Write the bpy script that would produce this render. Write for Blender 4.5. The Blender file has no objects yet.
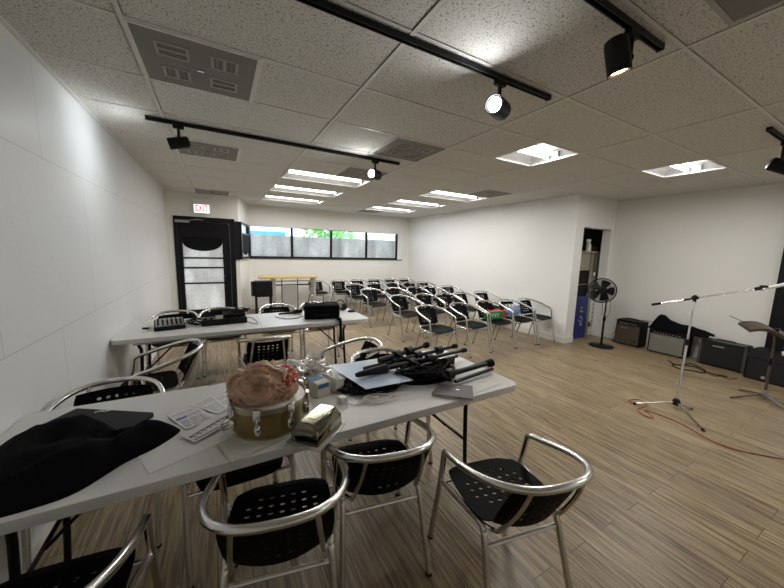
import bpy, math, random
from mathutils import Vector, Matrix, noise
random.seed(7)
S = bpy.context.scene
COL = S.collection
R = math.radians

# ------------------------------------------------------------------ camera, world, lights, exposure
def cam_matrix(yaw, pit, rol):
    Rz = Matrix.Rotation(yaw, 3, 'Z'); Rx = Matrix.Rotation(pit, 3, 'X'); Ry = Matrix.Rotation(rol, 3, 'Y')
    return Rz @ Rx @ Ry
M3 = cam_matrix(-.5081, -.1366, -.0265)          # columns: right, forward, up
cd = bpy.data.cameras.new('camera'); cam = bpy.data.objects.new('camera', cd); COL.objects.link(cam)
right, fwd, up = M3.col[0], M3.col[1], M3.col[2]
mw = Matrix((( right.x, up.x, -fwd.x, .3689), (right.y, up.y, -fwd.y, -2.0263), (right.z, up.z, -fwd.z, 1.579), (0, 0, 0, 1)))
cam.matrix_world = mw
cd.sensor_width = 36; cd.lens = 312.34 / 784 * 36; cd.clip_start = .02; cd.clip_end = 200
S.camera = cam

w = bpy.data.worlds.new('sky'); S.world = w; w.use_nodes = True
wn = w.node_tree.nodes; wl = w.node_tree.links
for n in list(wn): wn.remove(n)
wo = wn.new('ShaderNodeOutputWorld'); bg = wn.new('ShaderNodeBackground')
tc = wn.new('ShaderNodeTexCoord'); nz = wn.new('ShaderNodeTexNoise'); cr = wn.new('ShaderNodeValToRGB')
nz.inputs['Scale'].default_value = 2.2; nz.inputs['Detail'].default_value = 6
cr.color_ramp.elements[0].position = .38; cr.color_ramp.elements[0].color = (.42, .64, 1, 1)
cr.color_ramp.elements[1].position = .62; cr.color_ramp.elements[1].color = (.95, .97, 1, 1)
wl.new(tc.outputs['Generated'], nz.inputs['Vector']); wl.new(nz.outputs['Fac'], cr.inputs['Fac'])
wl.new(cr.outputs['Color'], bg.inputs['Color']); bg.inputs['Strength'].default_value = 2.2
wl.new(bg.outputs['Background'], wo.inputs['Surface'])

LAMP = 2.6            # strength of the fluorescent tubes
TUBE_W = 6.8          # watts per metre of tube
SPOT = 4.0           # watts of the track spots
vs = S.view_settings
vs.view_transform = 'Standard'; vs.look = 'None'; vs.gamma = 1; vs.use_curve_mapping = False
vs.exposure = 1.88

def spot_light(name, loc, d, power, color, angle, parent=None, blend=.8, size=.03):
    l = bpy.data.lights.new(name, 'SPOT'); l.energy = power; l.color = color
    l.spot_size = R(angle); l.spot_blend = blend; l.shadow_soft_size = size
    o = bpy.data.objects.new(name, l); COL.objects.link(o)
    o.location = loc; o.rotation_euler = Vector(d).to_track_quat('-Z', 'Y').to_euler()
    if parent: o.parent = parent
    return o

# ------------------------------------------------------------------ materials
def mat(name, col, rough=.6, metal=0, var=.06, scale=30, bump=0, bscale=60, spec=None, emit=None, estr=0, trans=0, coat=0, alpha=1):
    m = bpy.data.materials.new(name); m.use_nodes = True
    nt = m.node_tree; b = nt.nodes['Principled BSDF']
    b.inputs['Roughness'].default_value = rough; b.inputs['Metallic'].default_value = metal
    tc = nt.nodes.new('ShaderNodeTexCoord'); nz = nt.nodes.new('ShaderNodeTexNoise')
    nz.inputs['Scale'].default_value = scale; nz.inputs['Detail'].default_value = 4
    nt.links.new(tc.outputs['Object'], nz.inputs['Vector'])
    mx = nt.nodes.new('ShaderNodeMix'); mx.data_type = 'RGBA'
    mx.inputs[6].default_value = [max(0, c * (1 - var)) for c in col] + [1]
    mx.inputs[7].default_value = [min(1, c * (1 + var)) for c in col] + [1]
    nt.links.new(nz.outputs['Fac'], mx.inputs[0]); nt.links.new(mx.outputs[2], b.inputs['Base Color'])
    if bump:
        n2 = nt.nodes.new('ShaderNodeTexNoise'); n2.inputs['Scale'].default_value = bscale; n2.inputs['Detail'].default_value = 5
        nt.links.new(tc.outputs['Object'], n2.inputs['Vector'])
        bp = nt.nodes.new('ShaderNodeBump'); bp.inputs['Strength'].default_value = bump; bp.inputs['Distance'].default_value = .005
        nt.links.new(n2.outputs['Fac'], bp.inputs['Height']); nt.links.new(bp.outputs['Normal'], b.inputs['Normal'])
    if spec is not None: b.inputs['Specular IOR Level'].default_value = spec
    if trans: b.inputs['Transmission Weight'].default_value = trans
    if coat: b.inputs['Coat Weight'].default_value = coat
    if alpha < 1: b.inputs['Alpha'].default_value = alpha
    if emit: b.inputs['Emission Color'].default_value = (*emit, 1); b.inputs['Emission Strength'].default_value = estr
    return m
def nodes(m): return m.node_tree.nodes, m.node_tree.links, m.node_tree.nodes['Principled BSDF']

def wall_mat(name, col, seams=False, rough=.55):
    m = mat(name, col, rough, var=.015, scale=3, bump=.25, bscale=35)
    if seams:
        N, L, b = nodes(m)
        tc = N.new('ShaderNodeTexCoord'); mp = N.new('ShaderNodeMapping'); mp.inputs['Rotation'].default_value = (0, R(-90), R(-90))
        sx = N.new('ShaderNodeSeparateXYZ'); cx = N.new('ShaderNodeCombineXYZ')
        ad = N.new('ShaderNodeMath'); ad.inputs[1].default_value = 1.0; ad.operation = 'SUBTRACT'; ad.inputs[1].default_value = .05
        L.new(tc.outputs['Object'], sx.inputs[0]); L.new(sx.outputs['Z'], ad.inputs[0])
        L.new(sx.outputs['Y'], cx.inputs['X']); L.new(ad.outputs[0], cx.inputs['Y'])
        br = N.new('ShaderNodeTexBrick'); br.inputs['Scale'].default_value = 1
        br.inputs['Brick Width'].default_value = 1.22; br.inputs['Row Height'].default_value = 1.004
        br.inputs['Mortar Size'].default_value = .0035; br.inputs['Mortar Smooth'].default_value = .3
        br.inputs['Color1'].default_value = (0, 0, 0, 1); br.inputs['Color2'].default_value = (0, 0, 0, 1); br.inputs['Mortar'].default_value = (1, 1, 1, 1)
        L.new(cx.outputs[0], br.inputs['Vector'])
        mx = N.new('ShaderNodeMix'); mx.data_type = 'RGBA'
        old = b.inputs['Base Color'].links[0].from_socket
        ml = N.new('ShaderNodeMath'); ml.operation = 'MULTIPLY'; ml.inputs[1].default_value = .4
        L.new(br.outputs['Color'], ml.inputs[0]); L.new(ml.outputs[0], mx.inputs[0]); L.new(old, mx.inputs[6])
        mx.inputs[7].default_value = (.3, .3, .3, 1); L.new(mx.outputs[2], b.inputs['Base Color'])
    return m

def floor_mat():
    m = mat('plank floor', (.4, .3, .2), .40, spec=.42); N, L, b = nodes(m)
    tc = N.new('ShaderNodeTexCoord'); sp = N.new('ShaderNodeSeparateXYZ'); cb = N.new('ShaderNodeCombineXYZ')
    L.new(tc.outputs['Object'], sp.inputs[0]); L.new(sp.outputs['Y'], cb.inputs['X']); L.new(sp.outputs['X'], cb.inputs['Y'])
    br = N.new('ShaderNodeTexBrick'); br.inputs['Scale'].default_value = 1; br.offset = .37
    br.inputs['Brick Width'].default_value = 1.22; br.inputs['Row Height'].default_value = .15; br.inputs['Mortar Size'].default_value = .0018
    br.inputs['Color1'].default_value = (.0, .0, .0, 1); br.inputs['Color2'].default_value = (1, 1, 1, 1); br.inputs['Mortar'].default_value = (.0, .0, .0, 1)
    L.new(cb.outputs[0], br.inputs['Vector'])
    # long grain streaks, offset per plank
    vm = N.new('ShaderNodeVectorMath'); vm.operation = 'MULTIPLY'; vm.inputs[1].default_value = (3.2, 62, 1)
    L.new(cb.outputs[0], vm.inputs[0])
    va = N.new('ShaderNodeVectorMath'); va.operation = 'ADD'; L.new(vm.outputs[0], va.inputs[0])
    sc = N.new('ShaderNodeVectorMath'); sc.operation = 'SCALE'; sc.inputs['Scale'].default_value = 9; L.new(br.outputs['Color'], sc.inputs[0])
    L.new(sc.outputs[0], va.inputs[1])
    n1 = N.new('ShaderNodeTexNoise'); n1.inputs['Scale'].default_value = 1; n1.inputs['Detail'].default_value = 5; n1.inputs['Roughness'].default_value = .62
    L.new(va.outputs[0], n1.inputs['Vector'])
    r1 = N.new('ShaderNodeValToRGB')
    e = r1.color_ramp.elements; e[0].position = .26; e[0].color = (.060, .040, .020, 1); e[1].position = .68; e[1].color = (.40, .31, .185, 1)
    x = r1.color_ramp.elements.new(.42); x.color = (.185, .135, .076, 1); x = r1.color_ramp.elements.new(.53); x.color = (.29, .22, .13, 1)
    L.new(n1.outputs['Fac'], r1.inputs['Fac'])
    # plank to plank tone
    hs = N.new('ShaderNodeHueSaturation'); mr = N.new('ShaderNodeMapRange'); mr.inputs[3].default_value = .86; mr.inputs[4].default_value = 1.12
    L.new(br.outputs['Color'], mr.inputs[0]); L.new(mr.outputs[0], hs.inputs['Value']); L.new(r1.outputs['Color'], hs.inputs['Color'])
    mx = N.new('ShaderNodeMix'); mx.data_type = 'RGBA'; mx.inputs[7].default_value = (.08, .055, .035, 1)
    L.new(br.outputs['Fac'], mx.inputs[0]); L.new(hs.outputs['Color'], mx.inputs[6]); L.new(mx.outputs[2], b.inputs['Base Color'])
    bp = N.new('ShaderNodeBump'); bp.inputs['Strength'].default_value = .15; bp.inputs['Distance'].default_value = .002
    L.new(n1.outputs['Fac'], bp.inputs['Height']); L.new(bp.outputs['Normal'], b.inputs['Normal'])
    return m

def tile_mat():
    m = mat('acoustic tile', (.5, .48, .43), .9, spec=.1); N, L, b = nodes(m)
    tc = N.new('ShaderNodeTexCoord')
    n1 = N.new('ShaderNodeTexNoise'); n1.inputs['Scale'].default_value = 120; n1.inputs['Detail'].default_value = 2; n1.inputs['Roughness'].default_value = .5; n1.inputs['Distortion'].default_value = .8
    L.new(tc.outputs['Object'], n1.inputs['Vector'])
    r1 = N.new('ShaderNodeValToRGB'); e = r1.color_ramp.elements
    e[0].position = .35; e[0].color = (.24, .225, .195, 1); e[1].position = .45; e[1].color = (.74, .72, .665, 1)
    L.new(n1.outputs['Fac'], r1.inputs['Fac'])
    n2 = N.new('ShaderNodeTexNoise'); n2.inputs['Scale'].default_value = 1.1; L.new(tc.outputs['Object'], n2.inputs['Vector'])
    hs = N.new('ShaderNodeHueSaturation'); mr = N.new('ShaderNodeMapRange'); mr.inputs[3].default_value = .93; mr.inputs[4].default_value = 1.06
    L.new(n2.outputs['Fac'], mr.inputs[0]); L.new(mr.outputs[0], hs.inputs['Value']); L.new(r1.outputs['Color'], hs.inputs['Color'])
    L.new(hs.outputs['Color'], b.inputs['Base Color'])
    return m

def film_mat():
    m = bpy.data.materials.new('frosted film'); m.use_nodes = True
    N = m.node_tree.nodes; L = m.node_tree.links
    for n in list(N): N.remove(n)
    o = N.new('ShaderNodeOutputMaterial'); t = N.new('ShaderNodeBsdfTranslucent'); d = N.new('ShaderNodeBsdfDiffuse'); ms = N.new('ShaderNodeMixShader')
    tc = N.new('ShaderNodeTexCoord'); n1 = N.new('ShaderNodeTexNoise'); n1.inputs['Scale'].default_value = 45; n1.inputs['Detail'].default_value = 3
    n2 = N.new('ShaderNodeTexNoise'); n2.inputs['Scale'].default_value = 2.2; n2.inputs['Detail'].default_value = 3
    mpp = N.new('ShaderNodeMapping'); mpp.inputs['Scale'].default_value = (2.2, 2.2, .7); L.new(tc.outputs['Object'], mpp.inputs[0]); L.new(mpp.outputs[0], n2.inputs['Vector'])
    L.new(tc.outputs['Object'], n1.inputs['Vector'])
    mm = N.new('ShaderNodeMath'); mm.operation = 'MULTIPLY'; L.new(n1.outputs['Fac'], mm.inputs[0]); L.new(n2.outputs['Fac'], mm.inputs[1])
    r = N.new('ShaderNodeValToRGB'); r.color_ramp.elements[0].position = .10; r.color_ramp.elements[0].color = (.36, .34, .31, 1)
    r.color_ramp.elements[1].position = .36; r.color_ramp.elements[1].color = (.66, .63, .57, 1)
    L.new(mm.outputs[0], r.inputs['Fac']); L.new(r.outputs['Color'], t.inputs['Color']); d.inputs['Color'].default_value = (.45, .45, .44, 1)
    ms.inputs[0].default_value = .25; L.new(t.outputs[0], ms.inputs[1]); L.new(d.outputs[0], ms.inputs[2]); L.new(ms.outputs[0], o.inputs['Surface'])
    return m
def glass_mat():
    m = bpy.data.materials.new('clear glass'); m.use_nodes = True
    N = m.node_tree.nodes; L = m.node_tree.links
    for n in list(N): N.remove(n)
    o = N.new('ShaderNodeOutputMaterial'); t = N.new('ShaderNodeBsdfTransparent'); g = N.new('ShaderNodeBsdfGlossy'); ms = N.new('ShaderNodeMixShader')
    g.inputs['Roughness'].default_value = .03; ms.inputs[0].default_value = .07; t.inputs['Color'].default_value = (.95, .98, 1, 1)
    L.new(t.outputs[0], ms.inputs[1]); L.new(g.outputs[0], ms.inputs[2]); L.new(ms.outputs[0], o.inputs['Surface'])
    return m
def plastic_film(name, col, fac, rough=.2):
    m = mat(name, col, rough, var=.25, scale=14, bump=.35, bscale=30, coat=.8)
    N, L, b = nodes(m); out = [n for n in N if n.type == 'OUTPUT_MATERIAL'][0]
    t = N.new('ShaderNodeBsdfTransparent'); t.inputs['Color'].default_value = (*[min(1, c * .5 + .5) for c in col], 1)
    ms = N.new('ShaderNodeMixShader'); ms.inputs[0].default_value = fac
    L.new(t.outputs[0], ms.inputs[1]); L.new(b.outputs[0], ms.inputs[2]); L.new(ms.outputs[0], out.inputs['Surface'])
    return m
def lines_mat(name, base, ink, sx, sy, thr=.55, rough=.7):
    m = mat(name, base, rough, var=.02); N, L, b = nodes(m)
    tc = N.new('ShaderNodeTexCoord'); mp = N.new('ShaderNodeMapping'); mp.inputs['Scale'].default_value = (sx, sy, 1)
    L.new(tc.outputs['Object'], mp.inputs[0])
    wv = N.new('ShaderNodeTexWave'); wv.bands_direction = 'Y'; wv.inputs['Scale'].default_value = 1; L.new(mp.outputs[0], wv.inputs[0])
    nn = N.new('ShaderNodeTexNoise'); nn.inputs['Scale'].default_value = 3; L.new(mp.outputs[0], nn.inputs[0])
    mu = N.new('ShaderNodeMath'); mu.operation = 'MULTIPLY'; L.new(wv.outputs['Fac'], mu.inputs[0]); L.new(nn.outputs['Fac'], mu.inputs[1])
    gt = N.new('ShaderNodeMath'); gt.operation = 'GREATER_THAN'; gt.inputs[1].default_value = thr; L.new(mu.outputs[0], gt.inputs[0])
    mx = N.new('ShaderNodeMix'); mx.data_type = 'RGBA'; mx.inputs[6].default_value = (*base, 1); mx.inputs[7].default_value = (*ink, 1)
    L.new(gt.outputs[0], mx.inputs[0]); L.new(mx.outputs[2], b.inputs['Base Color'])
    return m

MT = dict(
    wallL=wall_mat('painted panel wall', (.76, .77, .765), seams=True, rough=.42),
    wall=wall_mat('painted wall', (.84, .835, .81)), wallR=wall_mat('stage wall', (.80, .79, .745)),
    cream=wall_mat('window wall paint', (.82, .80, .75)),
    floor=floor_mat(), tile=tile_mat(), grid=mat('ceiling grid metal', (.74, .72, .67), .5),
    white=mat('white enamel', (.85, .85, .84), .4), base=mat('white baseboard paint', (.74, .73, .69), .45),
    blackm=mat('black painted metal', (.006, .006, .007), .42, spec=.25), blackp=mat('black plastic', (.005, .005, .006), .42, bump=.15, bscale=200, spec=.25),
    blackf=mat('black cloth', (.0045, .0045, .006), .95, bump=.5, bscale=90, spec=.08), blackr=mat('matte black rubber', (.006, .006, .007), .75, spec=.15),
    sleeve=mat('charcoal laptop sleeve', (.018, .019, .022), .7, spec=.25), seat=mat('black moulded seat plastic', (.0035, .0035, .004), .55, spec=.07, bump=.1, bscale=150),
    alu=mat('brushed aluminium tube', (.72, .715, .69), .23, metal=1, var=.08, scale=60), chrome=mat('chrome', (.78, .78, .77), .12, metal=1),
    steel=mat('dull steel', (.42, .42, .41), .35, metal=1), tabletop=mat('speckled white plastic tabletop', (.66, .655, .635), .36, var=.05, scale=180, bump=.08, bscale=300),
    vent=mat('grey vent plate', (.215, .205, .19), .7, var=.25, scale=420), ventl=mat('pale grille slot', (.42, .40, .36), .6, var=.1, scale=200), ventd=mat('dark grille gap', (.16, .15, .14), .8),
    tube=mat('lit fluorescent tube', (1, 1, 1), .5, emit=(1, .985, .955), estr=LAMP), refl=mat('white reflector enamel', (.52, .52, .51), .45),
    film=film_mat(), glass=glass_mat(), yellow=mat('yellow pine board', (.62, .45, .17), .5, var=.12), greyp=mat('grey plastic panel', (.34, .33, .31), .6),
    drum=mat('olive gold drum wrap', (.25, .18, .065), .3, metal=.45, var=.35, scale=14), rim=mat('champagne drum hoop', (.50, .45, .33), .28, metal=.75),
    skin=mat('white drum head', (.75, .75, .72), .4), bag=plastic_film('salmon plastic bag', (.60, .36, .23), .78, .16), bagred=plastic_film('red print on plastic', (.52, .10, .04), .85, .2),
    foil=mat('crumpled foil', (.78, .77, .75), .2, metal=1, bump=.9, bscale=40), tin=mat('tarnished silver tin', (.22, .205, .15), .10, metal=1, var=.3, scale=9), clearp=plastic_film('clear plastic tray', (.8, .8, .74), .35, .1),
    paper=mat('white paper', (.74, .74, .72), .8, var=.02), print=lines_mat('printed sheet', (.74, .74, .73), (.12, .12, .16), 60, 420, .42), staff=lines_mat('sheet music print', (.76, .76, .74), (.05, .05, .05), 18, 130, .50),
    blueink=mat('blue ink', (.04, .09, .36), .6), ink=mat('black marker ink', (.02, .02, .02), .7), cyan=mat('blue carton print', (.03, .16, .32), .5), carton=mat('cream carton', (.62, .58, .48), .7),
    palebl=mat('pale blue sheet', (.52, .63, .80), .3, var=.03), whitec=mat('white cable', (.72, .71, .68), .45), notebook=mat('grey notebook cover', (.085, .08, .078), .45), pages=mat('page edges', (.6, .57, .5), .8),
    redc=mat('red cable rubber', (.32, .05, .03), .5), brownc=mat('brown cable rubber', (.10, .05, .03), .6), grille=mat('silver grille cloth', (.19, .18, .15), .8, var=.3, scale=260), grilleb=mat('brown grille cloth', (.07, .052, .034), .85, var=.4, scale=260),
    tolex=mat('black amp vinyl', (.005, .005, .006), .6, spec=.2, bump=.5, bscale=300), grillek=mat('black grille cloth', (.007, .007, .008), .85, var=.4, scale=300), corner=mat('grey corner strip', (.06, .06, .06), .5),
    brown=mat('worn brown wood', (.085, .06, .042), .5, var=.4, scale=25), bluebd=mat('blue printed board', (.03, .045, .26), .4, var=.35, scale=9), green=mat('olive green board', (.30, .34, .14), .6, var=.1), darkb=mat('dark blue panel', (.012, .014, .06), .4),
    cupb=mat('beige cupboard', (.42, .39, .31), .6), soda=mat('green carton', (.01, .23, .06), .4, var=.2, scale=30), red=mat('red carton', (.60, .04, .035), .4), water=plastic_film('clear bottle plastic', (.62, .74, .85), .38, .12), blue=mat('blue label', (.04, .25, .68), .4),
    exitw=mat('lit sign face', (.95, .93, .9), .5, emit=(1, .95, .92), estr=.34), exitr=mat('red sign letters', (.7, .03, .05), .5, emit=(.75, .04, .06), estr=.12), leaf=mat('tree leaves', (.16, .42, .07), .6, var=.5, scale=6), bark=mat('tree bark', (.12, .08, .05), .9),
    asphalt=mat('pavement', (.30, .30, .29), .9), facade=mat('pale facade', (.7, .72, .75), .7), facadeb=mat('blue fascia', (.05, .22, .62), .6), pinkp=mat('pink paper', (.75, .42, .38), .7),
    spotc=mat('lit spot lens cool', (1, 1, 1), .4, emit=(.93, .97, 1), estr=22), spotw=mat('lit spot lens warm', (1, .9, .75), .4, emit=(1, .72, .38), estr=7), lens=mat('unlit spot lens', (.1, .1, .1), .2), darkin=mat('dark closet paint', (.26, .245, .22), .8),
    skinw=mat('white painted metal', (.7, .7, .68), .4),
)

# ------------------------------------------------------------------ mesh building
class MB:
    def __init__(s): s.v = []; s.f = []
    def add(s, vs, fs):
        o = len(s.v); s.v += [Vector(v) for v in vs]; s.f += [tuple(i + o for i in f) for f in fs]; return s
    def box(s, c, d, rz=0, rx=0, ry=0):
        Rm = Matrix.Rotation(rz, 3, 'Z') @ Matrix.Rotation(ry, 3, 'Y') @ Matrix.Rotation(rx, 3, 'X')
        vs = [Vector(c) + Rm @ Vector((x * d[0] / 2, y * d[1] / 2, z * d[2] / 2)) for z in (-1, 1) for y in (-1, 1) for x in (-1, 1)]
        return s.add(vs, [(0, 2, 3, 1), (4, 5, 7, 6), (0, 1, 5, 4), (2, 6, 7, 3), (0, 4, 6, 2), (1, 3, 7, 5)])
    def bb(s, a, b): return s.box([(a[i] + b[i]) / 2 for i in range(3)], [abs(b[i] - a[i]) for i in range(3)])
    def prism(s, out, z0, z1, M=None):
        n = len(out); vs = [Vector((x, y, z0)) for x, y in out] + [Vector((x, y, z1)) for x, y in out]
        if M: vs = [M @ v for v in vs]
        return s.add(vs, [tuple(range(n - 1, -1, -1)), tuple(range(n, 2 * n))] + [(i, (i + 1) % n, n + (i + 1) % n, n + i) for i in range(n)])
    def tube(s, pts, r, n=8, closed=False, smooth=0):
        P = [Vector(p) for p in pts]
        if smooth: P = catmull(P, smooth, closed)
        m = len(P); rr = r if isinstance(r, (list, tuple)) else [r] * m
        if len(rr) != m: rr = [rr[min(int(i * len(rr) / m), len(rr) - 1)] for i in range(m)]
        vs = []; T0 = None; N0 = None
        for i in range(m):
            a = P[i - 1] if (i or closed) else P[i]; b = P[(i + 1) % m] if (i < m - 1 or closed) else P[i]
            t = (b - a)
            t = t.normalized() if t.length > 1e-9 else Vector((0, 0, 1))
            if N0 is None:
                h = Vector((0, 0, 1)) if abs(t.z) < .9 else Vector((1, 0, 0)); N0 = t.cross(h).normalized()
            else:
                N0 = (N0 - t * N0.dot(t)); N0 = N0.normalized() if N0.length > 1e-6 else t.orthogonal().normalized()
            B = t.cross(N0)
            vs += [P[i] + (N0 * math.cos(2 * math.pi * k / n) + B * math.sin(2 * math.pi * k / n)) * rr[i] for k in range(n)]
        fs = []
        for i in range(m if closed else m - 1):
            j = (i + 1) % m
            for k in range(n):
                l = (k + 1) % n; fs.append((i * n + k, i * n + l, j * n + l, j * n + k))
        if not closed: fs += [tuple(range(n - 1, -1, -1)), tuple(range((m - 1) * n, m * n))]
        return s.add(vs, fs)
    def lathe(s, prof, c=(0, 0, 0), n=24, M=None):
        vs = []; fs = []
        for r_, z in prof:
            for k in range(n):
                v = Vector((r_ * math.cos(2 * math.pi * k / n), r_ * math.sin(2 * math.pi * k / n), z))
                if M: v = M @ v
                vs.append(v + Vector(c))
        for i in range(len(prof) - 1):
            for k in range(n):
                l = (k + 1) % n; fs.append((i * n + k, i * n + l, (i + 1) * n + l, (i + 1) * n + k))
        fs += [tuple(range(n - 1, -1, -1)), tuple(range((len(prof) - 1) * n, len(prof) * n))]
        return s.add(vs, fs)
    def ball(s, c, r, seg=14, rings=8, fn=None):
        c = Vector(c); r = Vector(r) if not isinstance(r, (int, float)) else Vector((r, r, r)); vs = []; fs = []
        for i in range(rings + 1):
            th = math.pi * i / rings
            for k in range(seg):
                ph = 2 * math.pi * k / seg; d = Vector((math.sin(th) * math.cos(ph), math.sin(th) * math.sin(ph), math.cos(th)))
                q = fn(d) if fn else 1
                vs.append(c + Vector((d.x * r.x, d.y * r.y, d.z * r.z)) * q)
        for i in range(rings):
            for k in range(seg):
                l = (k + 1) % seg; fs.append((i * seg + k, (i + 1) * seg + k, (i + 1) * seg + l, i * seg + l))
        return s.add(vs, fs)
    def surf(s, fn, nu, nv, th):
        """closed slab over fn(u,v) -> point, u,v in 0..1, thickness th along the normal"""
        g = [[Vector(fn(i / nu, j / nv)) for j in range(nv + 1)] for i in range(nu + 1)]
        def nrm(i, j):
            a = g[min(i + 1, nu)][j] - g[max(i - 1, 0)][j]; b = g[i][min(j + 1, nv)] - g[i][max(j - 1, 0)]
            n_ = a.cross(b); return n_.normalized() if n_.length > 1e-12 else Vector((0, 0, 1))
        vs = []; 
        for q in (0, -th):
            for i in range(nu + 1):
                for j in range(nv + 1): vs.append(g[i][j] + nrm(i, j) * q)
        W = nv + 1; O = (nu + 1) * W; fs = []
        for i in range(nu):
            for j in range(nv):
                a, b, c_, d = i * W + j, (i + 1) * W + j, (i + 1) * W + j + 1, i * W + j + 1
                fs.append((a, b, c_, d)); fs.append((O + d, O + c_, O + b, O + a))
        for i in range(nu):
            fs.append((i * W, O + i * W, O + (i + 1) * W, (i + 1) * W)); k = nv
            fs.append(((i + 1) * W + k, O + (i + 1) * W + k, O + i * W + k, i * W + k))
        for j in range(nv):
            fs.append((j + 1, O + j + 1, O + j, j)); k = nu * W
            fs.append((k + j, O + k + j, O + k + j + 1, k + j + 1))
        return s.add(vs, fs)
    def perf(s, fn, nu, nv, holes, rad, th, K=8, stretch=1.0):
        """perforated slab: cells with round holes"""
        for side in (0, 1):
            off = 0 if side == 0 else -th
            for i in range(nu):
                for j in range(nv):
                    u0, u1, v0, v1 = i / nu, (i + 1) / nu, j / nv, (j + 1) / nv
                    uc, vc = (u0 + u1) / 2, (v0 + v1) / 2
                    if (i, j) not in holes:
                        ps = [(u0, v0), (u1, v0), (u1, v1), (u0, v1)]
                        s.add([pn(fn, *p, off) for p in ps], [(0, 1, 2, 3)] if side == 0 else [(3, 2, 1, 0)])
                    else:
                        outer = [(u0, v0), (uc, v0), (u1, v0), (u1, vc), (u1, v1), (uc, v1), (u0, v1), (u0, vc)]
                        inner = []
                        for k in range(8):
                            a = R(-135 + 45 * k); inner.append((uc + math.cos(a) * rad / nu, vc + math.sin(a) * rad * stretch / nv))
                        s.add([pn(fn, *p, off) for p in outer] + [pn(fn, *p, off) for p in inner],
                              [((k, (k + 1) % 8, 8 + (k + 1) % 8, 8 + k) if side == 0 else (8 + k, 8 + (k + 1) % 8, (k + 1) % 8, k)) for k in range(8)])
                        if side == 0:
                            s.add([pn(fn, *p, 0) for p in inner] + [pn(fn, *p, -th) for p in inner],
                                  [(k, (k + 1) % 8, 8 + (k + 1) % 8, 8 + k) for k in range(8)])
        rim = [(i / nu, 0) for i in range(nu)] + [(1, j / nv) for j in range(nv)] + [(1 - i / nu, 1) for i in range(nu)] + [(0, 1 - j / nv) for j in range(nv)]
        m = len(rim)
        s.add([pn(fn, *p, 0) for p in rim] + [pn(fn, *p, -th) for p in rim], [(k, m + k, m + (k + 1) % m, (k + 1) % m) for k in range(m)])
        return s
    def mound(s, out, z0, h, seed=0, amp=.3, rings=10, freq=6, power=3):
        n = len(out); cx = sum(p[0] for p in out) / n; cy = sum(p[1] for p in out) / n
        pts = [Vector((p[0], p[1], 0)) for p in out]; pts = catmull(pts, 5, True); n = len(pts); vs = []
        for i in range(rings, 0, -1):
            t = i / rings
            for p in pts:
                q = Vector((cx, cy, 0)).lerp(p, t)
                a = noise.noise(Vector((q.x * freq, q.y * freq, seed))); a2 = abs(noise.noise(Vector((q.x * freq * 2.3, q.y * freq * 2.3, seed + 5))))
                z = h * (1 - t ** power) * (1 + amp * a * 2 - amp * a2)
                vs.append(Vector((q.x, q.y, z0 + max(0, z))))
        vs.append(Vector((cx, cy, z0 + h)))
        fs = []
        for i in range(rings - 1):
            for k in range(n):
                l = (k + 1) % n; fs.append((i * n + k, i * n + l, (i + 1) * n + l, (i + 1) * n + k))
        b = (rings - 1) * n
        for k in range(n): fs.append((b + k, b + (k + 1) % n, len(vs) - 1))
        fs.append(tuple(range(n - 1, -1, -1)))
        return s.add(vs, fs)
def pn(fn, u, v, off):
    p = Vector(fn(u, v))
    if off == 0: return p
    e = 1e-3; uu = min(max(u, e), 1 - e); vv = min(max(v, e), 1 - e)
    a = Vector(fn(uu + e, vv)) - Vector(fn(uu - e, vv)); b = Vector(fn(uu, vv + e)) - Vector(fn(uu, vv - e))
    return p + a.cross(b).normalized() * off
def catmull(P, k, closed=False):
    out = []; m = len(P)
    for i in range(m if closed else m - 1):
        p0 = P[(i - 1) % m] if closed else P[max(i - 1, 0)]; p1 = P[i]; p2 = P[(i + 1) % m]; p3 = P[(i + 2) % m] if closed else P[min(i + 2, m - 1)]
        for j in range(k):
            t = j / k; out.append(.5 * ((2 * p1) + (-p0 + p2) * t + (2 * p0 - 5 * p1 + 4 * p2 - p3) * t * t + (-p0 + 3 * p1 - 3 * p2 + p3) * t ** 3))
    if not closed: out.append(P[-1].copy())
    return out
def rnd_poly(x0, y0, x1, y1, r, k=5):
    o = []
    for cx, cy, a0 in ((x1 - r, y1 - r, 0), (x0 + r, y1 - r, 90), (x0 + r, y0 + r, 180), (x1 - r, y0 + r, 270)):
        for i in range(k + 1):
            a = R(a0 + 90 * i / k); o.append((cx + r * math.cos(a), cy + r * math.sin(a)))
    return o

def obj(name, mb, m, parent=None, bev=0, smooth=True, sub=0):
    me = bpy.data.meshes.new(name); me.from_pydata([tuple(v) for v in mb.v], [], mb.f); me.validate(); me.update()
    me.materials.append(MT[m] if isinstance(m, str) else m)
    if smooth:
        me.shade_smooth(); me.set_sharp_from_angle(angle=R(38))
    o = bpy.data.objects.new(name, me); COL.objects.link(o)
    if parent is not None: o.parent = parent
    if bev:
        b = o.modifiers.new('bevel', 'BEVEL'); b.width = bev; b.segments = 2; b.limit_method = 'ANGLE'
    if sub:
        b = o.modifiers.new('sub', 'SUBSURF'); b.levels = sub; b.render_levels = sub
    return o
def struct(name, mb, m, parent=None, **k):
    o = obj(name, mb, m, parent, **k); o['kind'] = 'structure'; return o
def thing(name, label, cat, loc=(0, 0, 0), rz=0, group=None):
    o = bpy.data.objects.new(name, None); COL.objects.link(o); o.empty_display_size = .05
    o.location = loc; o.rotation_euler = (0, 0, rz); o['label'] = label; o['category'] = cat
    if group: o['group'] = group
    return o
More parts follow.
